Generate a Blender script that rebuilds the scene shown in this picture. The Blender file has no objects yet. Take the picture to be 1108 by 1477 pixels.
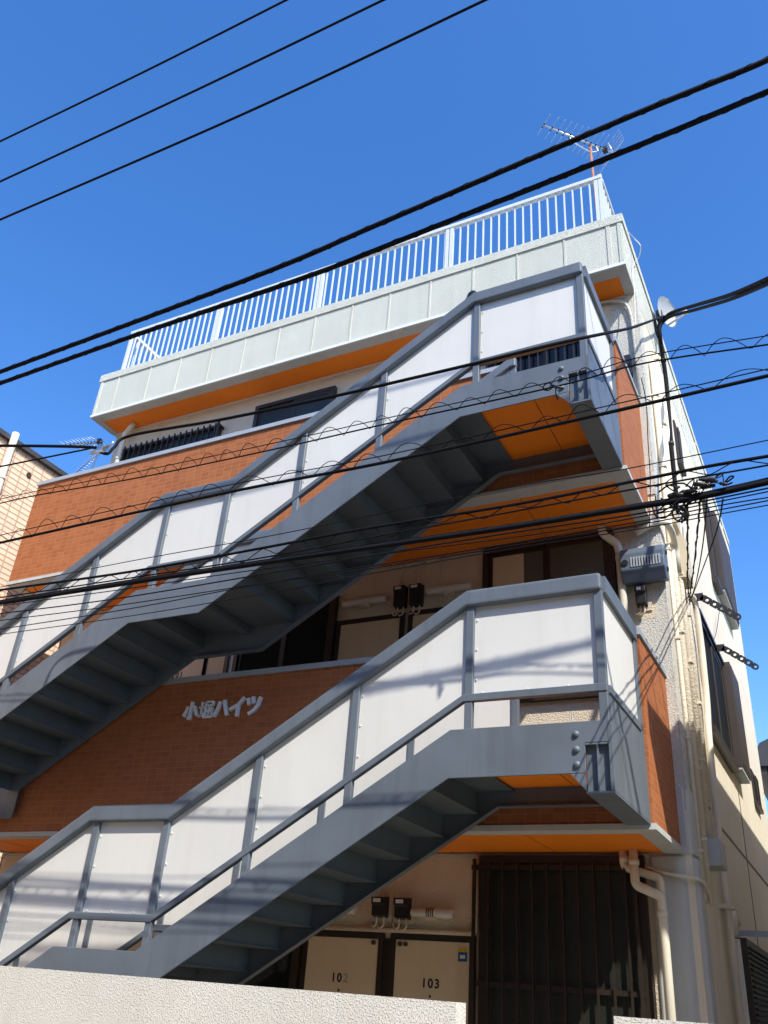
import bpy, bmesh, math, random
from mathutils import Vector, Matrix
random.seed(7)
WIRES={"a1":[[-15.121,-3.5,9.604],[-6.124,-3.5,9.389],[-4.029,-3.5,9.339],[-2.313,-3.5,9.354],[6.687,-3.5,9.433]],"a2":[[-14.78,-3.5,8.636],[-5.78,-3.5,8.559],[-3.229,-3.5,8.538],[-1.238,-3.5,8.568],[7.761,-3.5,8.705]],"a3":[[-14.488,-3.5,7.978],[-5.489,-3.5,7.856],[-2.524,-3.5,7.816],[-0.329,-3.5,7.903],[8.664,-3.5,8.261]],"b1":[[-13.57,-3.5,5.319],[-4.576,-3.5,5.651],[-2.053,-3.5,5.744],[-1.018,-3.5,5.845],[0.589,-3.5,6.014],[1.258,-3.5,6.062],[1.376,-3.5,6.082],[10.25,-3.5,7.581]],"b2":[[-13.68,-3.4,5.409],[-4.683,-3.4,5.636],[-3.176,-3.4,5.674],[-1.674,-3.4,5.689],[-1.059,-3.4,5.729],[0.472,-3.4,5.851],[1.347,-3.4,5.943],[10.297,-3.4,6.89]],"c":[[-5.266,-3.2,5.256],[-4.856,-3.1,5.235],[-3.857,-3.0,5.043],[-3.722,-3.0,4.965],[-3.691,-2.95,4.975],[-3.698,-2.9,5.068],[-3.651,-2.8,5.237],[-2.767,-2.75,5.199],[-1.828,-2.65,5.23],[-1.427,-2.6,5.26],[-0.784,-2.5,5.33],[-0.219,-2.35,5.454],[0.07,-2.1,5.654],[0.135,-1.3,6.349],[0.116,-0.1,7.429],[0.119,1.15,8.56]],"c_right":[[0.099,1.15,8.503],[0.235,0.9,8.36],[0.537,0.4,7.933],[0.904,-0.4,7.235],[1.214,-1.2,6.582],[1.476,-2.0,5.94]],"c_right2":[[0.058,1.17,8.448],[0.205,0.92,8.325],[0.53,0.42,7.89],[0.897,-0.38,7.199],[1.207,-1.18,6.55],[1.469,-1.98,5.909]],"c_low":[[-5.128,-3.2,4.956],[-4.76,-3.1,5.002],[-3.853,-3.0,5.029]],"d_base":[[-14.07,-2.78,5.1],[-5.072,-2.78,4.884],[-4.605,-2.78,4.873],[-3.475,-2.78,4.801],[-2.163,-2.78,4.763],[-1.296,-2.78,4.753],[-0.091,-2.78,4.731],[0.437,-2.78,4.749],[1.108,-2.78,4.675],[10.054,-2.78,3.69]],"d_mess":[[-14.088,-2.78,5.17],[-5.091,-2.78,4.93],[-4.622,-2.78,4.918],[-3.492,-2.78,4.863],[-2.172,-2.78,4.819],[-1.3,-2.78,4.801],[-0.089,-2.78,4.774],[0.441,-2.78,4.8],[1.117,-2.78,4.737],[10.078,-2.78,3.902]],"e_base":[[-13.583,-3.0,4.27],[-4.583,-3.0,4.302],[-2.405,-3.0,4.309],[-1.147,-3.0,4.277],[0.083,-3.0,4.285],[1.078,-3.0,4.301],[10.077,-3.0,4.446]],"e_mess":[[-13.613,-3.0,4.409],[-4.613,-3.0,4.376],[-2.417,-3.0,4.368],[-1.151,-3.0,4.33],[0.085,-3.0,4.332],[1.084,-3.0,4.344],[10.084,-3.0,4.452]],"f":[[-13.412,-3.0,3.789],[-4.412,-3.0,3.89],[-3.134,-3.0,3.904],[-1.884,-3.0,3.897],[-0.387,-3.0,3.921],[0.31,-3.0,3.9],[1.024,-3.0,3.912],[10.023,-3.0,4.057]],"g_mess":[[-13.396,-3.0,4.182],[-4.402,-3.0,3.865],[-3.11,-3.0,3.819],[-2.031,-3.0,3.817],[-1.224,-3.0,3.822],[-0.305,-3.0,3.804],[0.38,-3.0,3.816],[0.712,-3.0,3.824],[1.011,-3.0,3.82],[10.01,-3.0,3.693]],"g_base":[[-13.372,-3.0,3.998],[-4.374,-3.0,3.798],[-3.096,-3.0,3.769],[-2.019,-3.0,3.746],[-1.218,-3.0,3.755],[-0.305,-3.0,3.76],[0.376,-3.0,3.768],[1.004,-3.0,3.769],[10.004,-3.0,3.785]],"h":[[-13.353,-3.0,3.882],[-4.354,-3.0,3.75],[-3.085,-3.0,3.731],[-2.012,-3.0,3.708],[-1.101,-3.0,3.684],[-0.305,-3.0,3.664],[0.368,-3.0,3.659],[0.658,-3.0,3.655],[0.991,-3.0,3.674],[9.977,-3.0,4.175]],"h2":[[-13.43,-2.95,3.942],[-4.431,-2.95,3.798],[-3.142,-2.95,3.778],[-2.054,-2.95,3.753],[-1.129,-2.95,3.727],[-0.323,-2.95,3.706],[0.36,-2.95,3.7],[0.654,-2.95,3.7],[0.992,-2.95,3.721],[9.976,-2.95,4.27]],"i1":[[-13.313,-3.0,3.931],[-4.317,-3.0,3.66],[-3.054,-3.0,3.623],[-1.147,-3.0,3.632],[-0.305,-3.0,3.629],[0.365,-3.0,3.618],[0.987,-3.0,3.641],[9.98,-3.0,3.977]],"i2":[[-13.34,-3.0,3.999],[-4.344,-3.0,3.726],[-3.212,-3.0,3.691],[-2.005,-3.0,3.665],[-0.305,-3.0,3.599],[0.363,-3.0,3.598],[0.984,-3.0,3.622],[9.977,-3.0,3.975]],"j":[[-13.29,-3.0,3.837],[-4.293,-3.0,3.602],[-3.039,-3.0,3.569],[-1.141,-3.0,3.563],[-0.306,-3.0,3.565],[0.361,-3.0,3.572],[0.749,-3.0,3.589],[0.979,-3.0,3.59],[9.979,-3.0,3.601]],"k":[[-13.263,-3.0,3.521],[-4.263,-3.0,3.529],[-3.028,-3.0,3.53],[-1.986,-3.0,3.558],[-1.14,-3.0,3.545],[-0.306,-3.0,3.548],[0.36,-3.0,3.554],[0.977,-3.0,3.573],[9.973,-3.0,3.853]],"l":[[-13.245,-3.0,3.576],[-4.245,-3.0,3.487],[-3.012,-3.0,3.475],[-1.974,-3.0,3.488],[-1.137,-3.0,3.513],[-0.306,-3.0,3.531],[0.358,-3.0,3.53],[0.743,-3.0,3.542],[9.739,-3.0,3.805]],"vert":[[0.1,1.15,8.524],[0.07,0.987,8.25],[0.06,1.108,7.879],[0.06,1.131,7.5],[0.06,0.952,6.639],[0.06,0.871,5.958],[0.06,0.665,5.418]],"hang1":[[0.557,-3.0,3.658],[0.52,-2.9,3.638],[0.537,-2.8,3.646],[0.581,-2.8,3.663],[0.585,-2.9,3.675],[0.587,-3.0,3.652]],"hang2":[[0.438,-3.0,3.657],[0.453,-3.0,3.589],[0.492,-3.0,3.57],[0.535,-3.0,3.598],[0.567,-3.0,3.648]],"hang3":[[0.612,-3.0,3.635],[0.47,-2.0,3.942],[0.258,-0.5,4.419],[0.05,1.014,4.903]],"hang4":[[0.672,-3.0,3.635],[0.531,-2.0,3.98],[0.283,-0.5,4.356],[0.05,1.053,4.905]],"hang5":[[0.705,-3.0,3.636],[0.555,-2.0,3.904],[0.313,-0.5,4.351],[0.05,1.141,4.928]],"hang6":[[0.778,-3.0,3.621],[0.644,-2.0,3.983],[0.363,-0.5,4.433],[0.05,1.268,5.011]],"hang7":[[0.05,1.205,5.774],[0.05,0.947,5.107],[0.05,1.311,4.955],[0.05,1.929,4.954],[0.05,2.757,5.135],[0.05,3.798,5.917]],"hang8":[[0.478,-3.0,3.723],[0.532,-3.0,3.754],[0.6,-3.0,3.751],[0.647,-3.0,3.713],[0.672,-3.0,3.757]],"side_wire":[[0.03,-0.355,6.556],[0.03,-0.214,6.374],[0.03,-0.328,5.832],[0.03,-0.398,5.426],[0.03,-0.662,4.812]],"side_wire2":[[0.02,-0.258,8.595],[0.06,-0.064,8.648],[0.12,-0.141,8.443],[0.06,0.103,8.55],[0.02,-0.13,8.192],[0.02,-0.195,7.791],[0.02,-0.319,7.225]],"splice_pts":[[0.474,-3.0,3.683],[0.509,-3.0,3.684],[0.536,-3.0,3.687],[0.574,-3.0,3.691],[0.618,-3.0,3.69],[0.645,-3.0,3.693],[0.679,-3.0,3.698],[0.719,-3.0,3.698],[0.755,-3.0,3.702],[0.795,-3.0,3.706],[0.83,-3.0,3.706]]}
CAM={"C": [1.0682200744486694, -6.933014896049516, 1.3780246355439034], "r": [0.8903039524215628, 0.44996836790110206, 0.06990951430929872], "u": [0.16776326774249595, -0.4668365782646918, 0.8682851462454451], "f": [-0.42333716857713216, 0.7613094489644358, 0.4911146145438599], "fpx": 1236.4058321211576}

scene = bpy.context.scene
COL = scene.collection

# ------------------------------------------------------------------ materials
def nmat(name):
    m = bpy.data.materials.new(name); m.use_nodes = True
    nt = m.node_tree; b = nt.nodes['Principled BSDF']
    return m, nt, b
def N(nt, t, **kw):
    n = nt.nodes.new(t)
    for k, v in kw.items():
        if k in n.inputs.keys(): n.inputs[k].default_value = v
        else: setattr(n, k, v)
    return n
def mat(name, base, rough=0.6, metal=0.0, var=0.06, vscale=3.0, bump=None, spec=None, dirt=0.0):
    """plain painted / metal / plastic surface with slight tone variation and fine bump"""
    m, nt, b = nmat(name); L = nt.links.new
    tc = N(nt, 'ShaderNodeTexCoord')
    nz = N(nt, 'ShaderNodeTexNoise'); nz.inputs['Scale'].default_value = vscale; nz.inputs['Detail'].default_value = 6
    L(tc.outputs['Object'], nz.inputs['Vector'])
    rp = N(nt, 'ShaderNodeValToRGB')
    d = [max(0, c * (1 - var)) for c in base]; u = [min(1, c * (1 + var)) for c in base]
    rp.color_ramp.elements[0].color = (*d, 1); rp.color_ramp.elements[0].position = .3
    rp.color_ramp.elements[1].color = (*u, 1); rp.color_ramp.elements[1].position = .7
    L(nz.outputs['Fac'], rp.inputs['Fac'])
    out = rp.outputs['Color']
    if dirt:
        mp = N(nt, 'ShaderNodeMapping'); mp.inputs['Scale'].default_value = (9, 9, .7)
        L(tc.outputs['Object'], mp.inputs['Vector'])
        n2 = N(nt, 'ShaderNodeTexNoise'); n2.inputs['Scale'].default_value = 1.4; n2.inputs['Detail'].default_value = 8
        L(mp.outputs['Vector'], n2.inputs['Vector'])
        r2 = N(nt, 'ShaderNodeValToRGB'); r2.color_ramp.elements[0].position = .5; r2.color_ramp.elements[1].position = .78
        r2.color_ramp.elements[1].color = (dirt, dirt, dirt, 1); r2.color_ramp.elements[0].color = (0, 0, 0, 1)
        L(n2.outputs['Fac'], r2.inputs['Fac'])
        mx = N(nt, 'ShaderNodeMixRGB', blend_type='MIX'); L(r2.outputs['Color'], mx.inputs['Fac'])
        L(out, mx.inputs['Color1']); mx.inputs['Color2'].default_value = (base[0] * .55, base[1] * .52, base[2] * .46, 1)
        out = mx.outputs['Color']
    L(out, b.inputs['Base Color'])
    b.inputs['Roughness'].default_value = rough; b.inputs['Metallic'].default_value = metal
    if spec is not None: b.inputs['Specular IOR Level'].default_value = spec
    if bump:
        s, st, dist = bump
        n3 = N(nt, 'ShaderNodeTexNoise'); n3.inputs['Scale'].default_value = s; n3.inputs['Detail'].default_value = 4
        L(tc.outputs['Object'], n3.inputs['Vector'])
        bp = N(nt, 'ShaderNodeBump'); bp.inputs['Strength'].default_value = st; bp.inputs['Distance'].default_value = dist
        L(n3.outputs['Fac'], bp.inputs['Height']); L(bp.outputs['Normal'], b.inputs['Normal'])
    return m
def stucco(name, base, scale=38, dist=.012, lo=.42, hi=.62, rough=.85, var=.05, strength=1.0, dirt=.0):
    """sprayed lumpy stucco: raised clots on a rough ground"""
    m, nt, b = nmat(name); L = nt.links.new
    tc = N(nt, 'ShaderNodeTexCoord')
    n1 = N(nt, 'ShaderNodeTexNoise'); n1.inputs['Scale'].default_value = scale; n1.inputs['Detail'].default_value = 3; n1.inputs['Distortion'].default_value = 0.0
    L(tc.outputs['Object'], n1.inputs['Vector'])
    r1 = N(nt, 'ShaderNodeValToRGB'); r1.color_ramp.elements[0].position = lo; r1.color_ramp.elements[1].position = hi
    L(n1.outputs['Fac'], r1.inputs['Fac'])
    n2 = N(nt, 'ShaderNodeTexNoise'); n2.inputs['Scale'].default_value = scale * 3.1; n2.inputs['Detail'].default_value = 2
    L(tc.outputs['Object'], n2.inputs['Vector'])
    ad = N(nt, 'ShaderNodeMath', operation='MULTIPLY_ADD'); L(n2.outputs['Fac'], ad.inputs[0]); ad.inputs[1].default_value = .35; L(r1.outputs['Color'], ad.inputs[2])
    bp = N(nt, 'ShaderNodeBump'); bp.inputs['Strength'].default_value = strength; bp.inputs['Distance'].default_value = dist
    L(ad.outputs['Value'], bp.inputs['Height']); L(bp.outputs['Normal'], b.inputs['Normal'])
    n3 = N(nt, 'ShaderNodeTexNoise'); n3.inputs['Scale'].default_value = 1.7; n3.inputs['Detail'].default_value = 7
    L(tc.outputs['Object'], n3.inputs['Vector'])
    rp = N(nt, 'ShaderNodeValToRGB')
    rp.color_ramp.elements[0].color = (*[c * (1 - var) for c in base], 1); rp.color_ramp.elements[0].position = .3
    rp.color_ramp.elements[1].color = (*[min(1, c * (1 + var)) for c in base], 1); rp.color_ramp.elements[1].position = .7
    L(n3.outputs['Fac'], rp.inputs['Fac'])
    out = rp.outputs['Color']
    if dirt:
        mp = N(nt, 'ShaderNodeMapping'); mp.inputs['Scale'].default_value = (7, 7, .5)
        L(tc.outputs['Object'], mp.inputs['Vector'])
        n4 = N(nt, 'ShaderNodeTexNoise'); n4.inputs['Scale'].default_value = 1.1; n4.inputs['Detail'].default_value = 8
        L(mp.outputs['Vector'], n4.inputs['Vector'])
        r2 = N(nt, 'ShaderNodeValToRGB'); r2.color_ramp.elements[0].position = .48; r2.color_ramp.elements[1].position = .8
        r2.color_ramp.elements[0].color = (0, 0, 0, 1); r2.color_ramp.elements[1].color = (dirt, dirt, dirt, 1)
        L(n4.outputs['Fac'], r2.inputs['Fac'])
        mx = N(nt, 'ShaderNodeMixRGB', blend_type='MIX'); L(r2.outputs['Color'], mx.inputs['Fac'])
        L(out, mx.inputs['Color1']); mx.inputs['Color2'].default_value = (base[0] * .6, base[1] * .56, base[2] * .48, 1)
        out = mx.outputs['Color']
    L(out, b.inputs['Base Color']); b.inputs['Roughness'].default_value = rough
    b.inputs['Specular IOR Level'].default_value = .25
    return m
def tiles(name, c1, c2, mortar, w, h, joint, dist, offset=0.0, noise=40, rough=.6, bias=0.0, tilt=0.0):
    """tile facing: u runs along the wall (x or y), v is height"""
    m, nt, b = nmat(name); L = nt.links.new
    tc = N(nt, 'ShaderNodeTexCoord'); sp = N(nt, 'ShaderNodeSeparateXYZ'); L(tc.outputs['Object'], sp.inputs['Vector'])
    ad = N(nt, 'ShaderNodeMath', operation='ADD'); L(sp.outputs['X'], ad.inputs[0]); L(sp.outputs['Y'], ad.inputs[1])
    cb = N(nt, 'ShaderNodeCombineXYZ'); L(ad.outputs['Value'], cb.inputs['X']); L(sp.outputs['Z'], cb.inputs['Y'])
    br = N(nt, 'ShaderNodeTexBrick'); br.offset = offset; br.squash = 1.0
    L(cb.outputs['Vector'], br.inputs['Vector'])
    br.inputs['Scale'].default_value = 1; br.inputs['Brick Width'].default_value = w; br.inputs['Row Height'].default_value = h
    br.inputs['Mortar Size'].default_value = joint; br.inputs['Mortar Smooth'].default_value = .25; br.inputs['Bias'].default_value = bias
    br.inputs['Color1'].default_value = (*c1, 1); br.inputs['Color2'].default_value = (*c2, 1); br.inputs['Mortar'].default_value = (*mortar, 1)
    n1 = N(nt, 'ShaderNodeTexNoise'); n1.inputs['Scale'].default_value = noise; n1.inputs['Detail'].default_value = 5
    L(tc.outputs['Object'], n1.inputs['Vector'])
    n2 = N(nt, 'ShaderNodeTexNoise'); n2.inputs['Scale'].default_value = 1.3; n2.inputs['Detail'].default_value = 5
    L(tc.outputs['Object'], n2.inputs['Vector'])
    mr = N(nt, 'ShaderNodeMapRange'); mr.inputs['To Min'].default_value = .90; mr.inputs['To Max'].default_value = 1.08
    L(n2.outputs['Fac'], mr.inputs['Value'])
    mx = N(nt, 'ShaderNodeMixRGB', blend_type='MULTIPLY'); mx.inputs['Fac'].default_value = 1
    L(br.outputs['Color'], mx.inputs['Color1']); L(mr.outputs['Result'], mx.inputs['Color2']); L(mx.outputs['Color'], b.inputs['Base Color'])
    iv = N(nt, 'ShaderNodeMath', operation='SUBTRACT'); iv.inputs[0].default_value = 1; L(br.outputs['Fac'], iv.inputs[1])
    h_out = iv.outputs['Value']
    if tilt:
        dv = N(nt, 'ShaderNodeMath', operation='DIVIDE'); L(sp.outputs['Z'], dv.inputs[0]); dv.inputs[1].default_value = h
        fr = N(nt, 'ShaderNodeMath', operation='FRACT'); L(dv.outputs['Value'], fr.inputs[0])
        ma = N(nt, 'ShaderNodeMath', operation='MULTIPLY_ADD'); L(fr.outputs['Value'], ma.inputs[0]); ma.inputs[1].default_value = -tilt; L(h_out, ma.inputs[2])
        h_out = ma.outputs['Value']
    hm = N(nt, 'ShaderNodeMath', operation='MULTIPLY_ADD'); L(n1.outputs['Fac'], hm.inputs[0]); hm.inputs[1].default_value = .35; L(h_out, hm.inputs[2])
    bp = N(nt, 'ShaderNodeBump'); bp.inputs['Distance'].default_value = dist; bp.inputs['Strength'].default_value = 1
    L(hm.outputs['Value'], bp.inputs['Height']); L(bp.outputs['Normal'], b.inputs['Normal'])
    b.inputs['Roughness'].default_value = rough; b.inputs['Specular IOR Level'].default_value = .2
    return m
def glass(name, base, rough=.04, bump=None, var=.4):
    m = mat(name, base, rough, 0, var, .9, bump, .38)
    return m

M = {}
M['parapet'] = stucco('parapet_stucco', (.685, .69, .59), 105, .0056, .50, .66, dirt=.16)
M['side'] = stucco('side_stucco', (.79, .715, .56), 60, .003, rough=.8, dirt=.25, var=.04)
M['rough'] = stucco('rough_stucco', (.72, .70, .62), 80, .008, .48, .64, dirt=.1)
M['inner'] = stucco('inner_wall_stucco', (.745, .645, .49), 95, .004, dirt=.18)
M['block'] = stucco('boundary_wall_stucco', (.755, .725, .63), 120, .0038, .50, .66, dirt=.12)
M['white'] = mat('white_paint', (.78, .80, .78), .5, var=.04, bump=(60, .15, .002))
M['trim'] = mat('grey_trim_paint', (.50, .52, .50), .6, var=.05, dirt=.3)
M['cap'] = mat('grey_blue_cap', (.36, .40, .43), .5, var=.06, dirt=.2)
M['orange'] = mat('orange_paint', (.94, .245, .005), .6, var=.06, vscale=1.5, bump=(50, .1, .002), dirt=.16)
M['brick'] = tiles('brick_tile', (.41, .145, .052), (.335, .110, .038), (.46, .20, .095), .1, .05, .0034, .0022, rough=.7)
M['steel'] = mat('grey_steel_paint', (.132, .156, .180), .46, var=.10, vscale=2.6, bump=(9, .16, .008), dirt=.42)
M['steelshade'] = mat('grey_steel_shaded', (.085, .112, .130), .5, var=.10, vscale=2.2, dirt=.3)  # same steel paint, darkened to stand for the shade under the stairs
M['panel'] = mat('white_panel', (.71, .698, .64), .5, var=.03, vscale=1.2, bump=(1.6, .30, .025), dirt=.13)
M['galv'] = mat('white_enamel_rail', (.64, .67, .69), .35, var=.03)
M['brown'] = mat('brown_aluminium', (.026, .018, .013), .4, var=.1)
M['umber'] = mat('umber_shutter', (.062, .047, .038), .45, var=.1)
M['black'] = mat('black_plastic', (.012, .012, .013), .5, var=.2)
M['cable'] = mat('cable_sheath', (.009, .009, .011), .75, var=.2, spec=.12)
M['glass'] = glass('dark_glass', (.012, .014, .015))
M['frost'] = glass('frosted_glass', (.022, .025, .022), .3, (70, .5, .004))
M['net'] = mat('netted_window_pane', (.10, .098, .075), .35, var=.15, spec=.25)
M['matt'] = mat('netted_pane', (.016, .018, .018), .6, spec=.03)
M['door'] = mat('beige_steel_door', (.66, .54, .36), .5, var=.03, dirt=.12)
M['pipe'] = mat('cream_pipe', (.74, .70, .57), .45, var=.03, dirt=.2)
M['bluegrey'] = mat('bluegrey_plastic', (.105, .14, .185), .45, var=.05, dirt=.2)
M['cream'] = mat('cream_plastic', (.62, .54, .36), .5, var=.04, dirt=.1)
M['tape'] = mat('duct_tape_wrap', (.72, .655, .53), .6, var=.08, bump=(30, .3, .006), dirt=.3)
M['lamp'] = mat('lamp_tube_plastic', (.62, .60, .55), .3, var=.02)
M['peach'] = tiles('peach_brick_tile', (.70, .50, .365), (.62, .44, .315), (.44, .31, .225), .155, .070, .008, .040, 0.0, 16, .8, tilt=.9)
M['slate'] = mat('dark_roof_slate', (.05, .052, .06), .6, var=.2, bump=(20, .4, .01))
M['alu'] = mat('aluminium', (.62, .63, .64), .35, .6, var=.05)
M['rust'] = mat('rusty_pole', (.36, .15, .08), .6, var=.3, vscale=8)
M['dish'] = mat('dish_enamel', (.72, .73, .72), .4, var=.03)
M['letter'] = mat('silver_letter', (.82, .88, .90), .4, .0, var=.04)
M['ink'] = mat('black_ink', (.01, .01, .01), .6)
M['faint'] = mat('faded_ink', (.34, .30, .24), .6)
M['blue'] = mat('blue_print', (.02, .10, .32), .4)
M['yellow'] = mat('yellow_print', (.62, .45, .03), .4)
M['paper'] = mat('white_print', (.7, .72, .74), .5)
M['asphalt'] = mat('asphalt', (.205, .175, .135), .9, var=.25, vscale=6, bump=(120, .5, .006))
M['concrete'] = mat('concrete_slab', (.37, .32, .245), .85, var=.12, vscale=2.5, bump=(60, .4, .004), dirt=.3)
M['dullwall'] = stucco('brown_render', (.44, .35, .24), 50, .005)
M['housewall'] = stucco('house_siding', (.82, .72, .54), 50, .005)

# ------------------------------------------------------------------ mesh helpers
class MB:
    def __init__(self): self.bm = bmesh.new()
    def box(self, x0, x1, y0, y1, z0, z1):
        x0, x1 = sorted((x0, x1)); y0, y1 = sorted((y0, y1)); z0, z1 = sorted((z0, z1))
        v = [self.bm.verts.new(p) for p in ((x0, y0, z0), (x1, y0, z0), (x1, y1, z0), (x0, y1, z0), (x0, y0, z1), (x1, y0, z1), (x1, y1, z1), (x0, y1, z1))]
        for f in ((3, 2, 1, 0), (4, 5, 6, 7), (0, 1, 5, 4), (1, 2, 6, 5), (2, 3, 7, 6), (3, 0, 4, 7)): self.bm.faces.new([v[i] for i in f])
        return self
    def prism(self, pts, axis, a, b):
        """polygon pts extruded along axis ('y': pts are (x,z); 'x': (y,z); 'z': (x,y))"""
        def P(p, t): return {'y': (p[0], t, p[1]), 'x': (t, p[0], p[1]), 'z': (p[0], p[1], t)}[axis]
        A = [self.bm.verts.new(P(p, a)) for p in pts]; B = [self.bm.verts.new(P(p, b)) for p in pts]
        n = len(pts)
        fs = [self.bm.faces.new(A), self.bm.faces.new(B[::-1])]
        for i in range(n): fs.append(self.bm.faces.new([A[i], B[i], B[(i + 1) % n], A[(i + 1) % n]]))
        bmesh.ops.recalc_face_normals(self.bm, faces=fs)
        return self
    def band(self, line, lo, hi, axis, a, b):
        """strip of vertical extent lo..hi under/over a polyline of (x,z)"""
        pts = [(x, z + hi) for x, z in line] + [(x, z + lo) for x, z in reversed(line)]
        n = len(line)
        for i in range(n - 1):
            (x0, z0), (x1, z1) = line[i], line[i + 1]
        return self.prism(pts, axis, a, b)
    def tube(self, pts, r, n=8, closed=False, caps=True):
        pts = [Vector(p) for p in pts]; rings = []
        up = Vector((0, 0, 1)); prev = None
        m = len(pts)
        for i, p in enumerate(pts):
            if closed: t = pts[(i + 1) % m] - pts[i - 1]
            else: t = (pts[min(i + 1, m - 1)] - pts[max(i - 1, 0)])
            t = t.normalized() if t.length > 1e-9 else Vector((1, 0, 0))
            if prev is None:
                s = t.cross(up)
                if s.length < .1: s = t.cross(Vector((0, 1, 0)))
                s.normalize()
            else:
                s = prev - t * prev.dot(t)
                s = s.normalized() if s.length > 1e-6 else prev
            prev = s; w = s.cross(t)
            rr = r[i] if isinstance(r, (list, tuple)) else r
            rings.append([self.bm.verts.new(p + (s * math.cos(2 * math.pi * k / n) + w * math.sin(2 * math.pi * k / n)) * rr) for k in range(n)])
        q = m if closed else m - 1
        fs = []
        for i in range(q):
            a, b = rings[i], rings[(i + 1) % m]
            for k in range(n): fs.append(self.bm.faces.new([a[k], a[(k + 1) % n], b[(k + 1) % n], b[k]]))
        if caps and not closed:
            fs.append(self.bm.faces.new(rings[0][::-1])); fs.append(self.bm.faces.new(rings[-1]))
        bmesh.ops.recalc_face_normals(self.bm, faces=fs)
        for f in fs:
            if len(f.verts) == 4: f.smooth = True
        return self
    def cyl(self, p, q, r, n=16): return self.tube([p, q], r, n)
    def ball(self, c, r, squash=(1, 1, 1), seg=8):
        res = bmesh.ops.create_uvsphere(self.bm, u_segments=seg, v_segments=max(4, seg // 2), radius=1)
        for v in res['verts']: v.co = Vector((v.co.x * r * squash[0] + c[0], v.co.y * r * squash[1] + c[1], v.co.z * r * squash[2] + c[2]))
        for v in res['verts']:
            for f in v.link_faces: f.smooth = True
        return self
    def bevel(self, w=.004, seg=2, ang=35):
        es = [e for e in self.bm.edges if len(e.link_faces) == 2 and e.calc_face_angle(0) > math.radians(ang)]
        bmesh.ops.bevel(self.bm, geom=es, offset=w, segments=seg, affect='EDGES', profile=.6)
        return self
    def build(self, name, m, parent=None, base=None):
        me = bpy.data.meshes.new(name); self.bm.to_mesh(me); self.bm.free()
        me.materials.append(M[m] if isinstance(m, str) else m)
        o = bpy.data.objects.new(name, me); COL.objects.link(o)
        if parent: attach(o, parent)
        return o
def root_inv(p):
    return p.matrix_parent_inverse if False else Matrix.Translation(-Vector(p.get('_base', (0, 0, 0))))
def attach(o, p):
    o.parent = p
    if p.type == 'EMPTY': o.matrix_parent_inverse = Matrix.Translation(-p.location)
    return o
def tag(o, label, cat, group=None, kind=None):
    o['label'] = label; o['category'] = cat
    if group: o['group'] = group
    if kind: o['kind'] = kind
    return o
def thing(name, label, cat, loc=(0, 0, 0), group=None):
    o = bpy.data.objects.new(name, None); COL.objects.link(o); o.location = loc; o.empty_display_size = .1
    return tag(o, label, cat, group)
def copy_tree(o, parent=None, offset=None):
    c = o.copy(); COL.objects.link(c)
    if parent:
        c.parent = parent; c.matrix_parent_inverse = o.matrix_parent_inverse.copy()
    if offset is not None: c.location = Vector(o.location) + Vector(offset)
    for ch in list(o.children): copy_tree(ch, c)
    return c
def smooth_path(pts, n=8):
    """Catmull-Rom"""
    P = [Vector(p) for p in pts]; out = []
    for i in range(len(P) - 1):
        a = P[max(i - 1, 0)]; b = P[i]; c = P[i + 1]; d = P[min(i + 2, len(P) - 1)]
        for k in range(n):
            t = k / n
            out.append(.5 * ((2 * b) + (c - a) * t + (2 * a - 5 * b + 4 * c - d) * t * t + (3 * b - a - 3 * c + d) * t ** 3))
    out.append(P[-1]); return out
def round_path(pts, r=.05, n=5):
    P = [Vector(p) for p in pts]; out = [P[0]]
    for i in range(1, len(P) - 1):
        a = (P[i - 1] - P[i]); b = (P[i + 1] - P[i]); d = min(r, a.length * .45, b.length * .45)
        s = P[i] + a.normalized() * d; e = P[i] + b.normalized() * d
        for k in range(n + 1):
            t = k / n; out.append(s * (1 - t) ** 2 + P[i] * 2 * t * (1 - t) + e * t * t)
    out.append(P[-1]); return out

# key planes (metres): main wall y=0, gallery front, stair front, parapet front; x=0 is the right side wall
YP, YB, YS = -.438, -.970, -1.947
XL, XBE, H = -7.12, -.067, 2.75
ZPB, ZPT = 7.949, 8.667

# ------------------------------------------------------------------ ground
g = MB(); g.box(-120, 120, -120, 160, -.6, -.15); o = g.build('ground', 'concrete'); o['kind'] = 'structure'
g = MB(); g.box(-120, 120, -11.5, -3.1, -.145, -.141); o = g.build('road', 'asphalt'); o['kind'] = 'structure'
g = MB(); g.box(-7.6, 1.1, -2.66, .0, -.149, 0.0).bevel(.01); o = g.build('concrete_apron', 'concrete'); o['kind'] = 'structure'

# ------------------------------------------------------------------ the apartment building
bld = thing('apartment_building', 'three storey white apartment block with orange soffits and brick tiled galleries', 'building', (-3.5, 3.5, 0))
MB().box(XL, 0, 0, 7.29, -.4, ZPB - .02).build('wall', 'side', bld)
# front skin of the galleries (warm stucco), 8 mm proud of the body
for z0, z1 in ((0, 2.437), (2.75, 5.187), (5.5, ZPB - .012)):
    MB().box(XL + .002, -.26, -.008, .02, z0, z1).build('gallery_wall', 'inner', bld)
    if z0: MB().box(-.26, -.002, -.012, .02, z0, z1).bevel(.004, 1).build('corner_pier', 'rough', bld)
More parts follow.
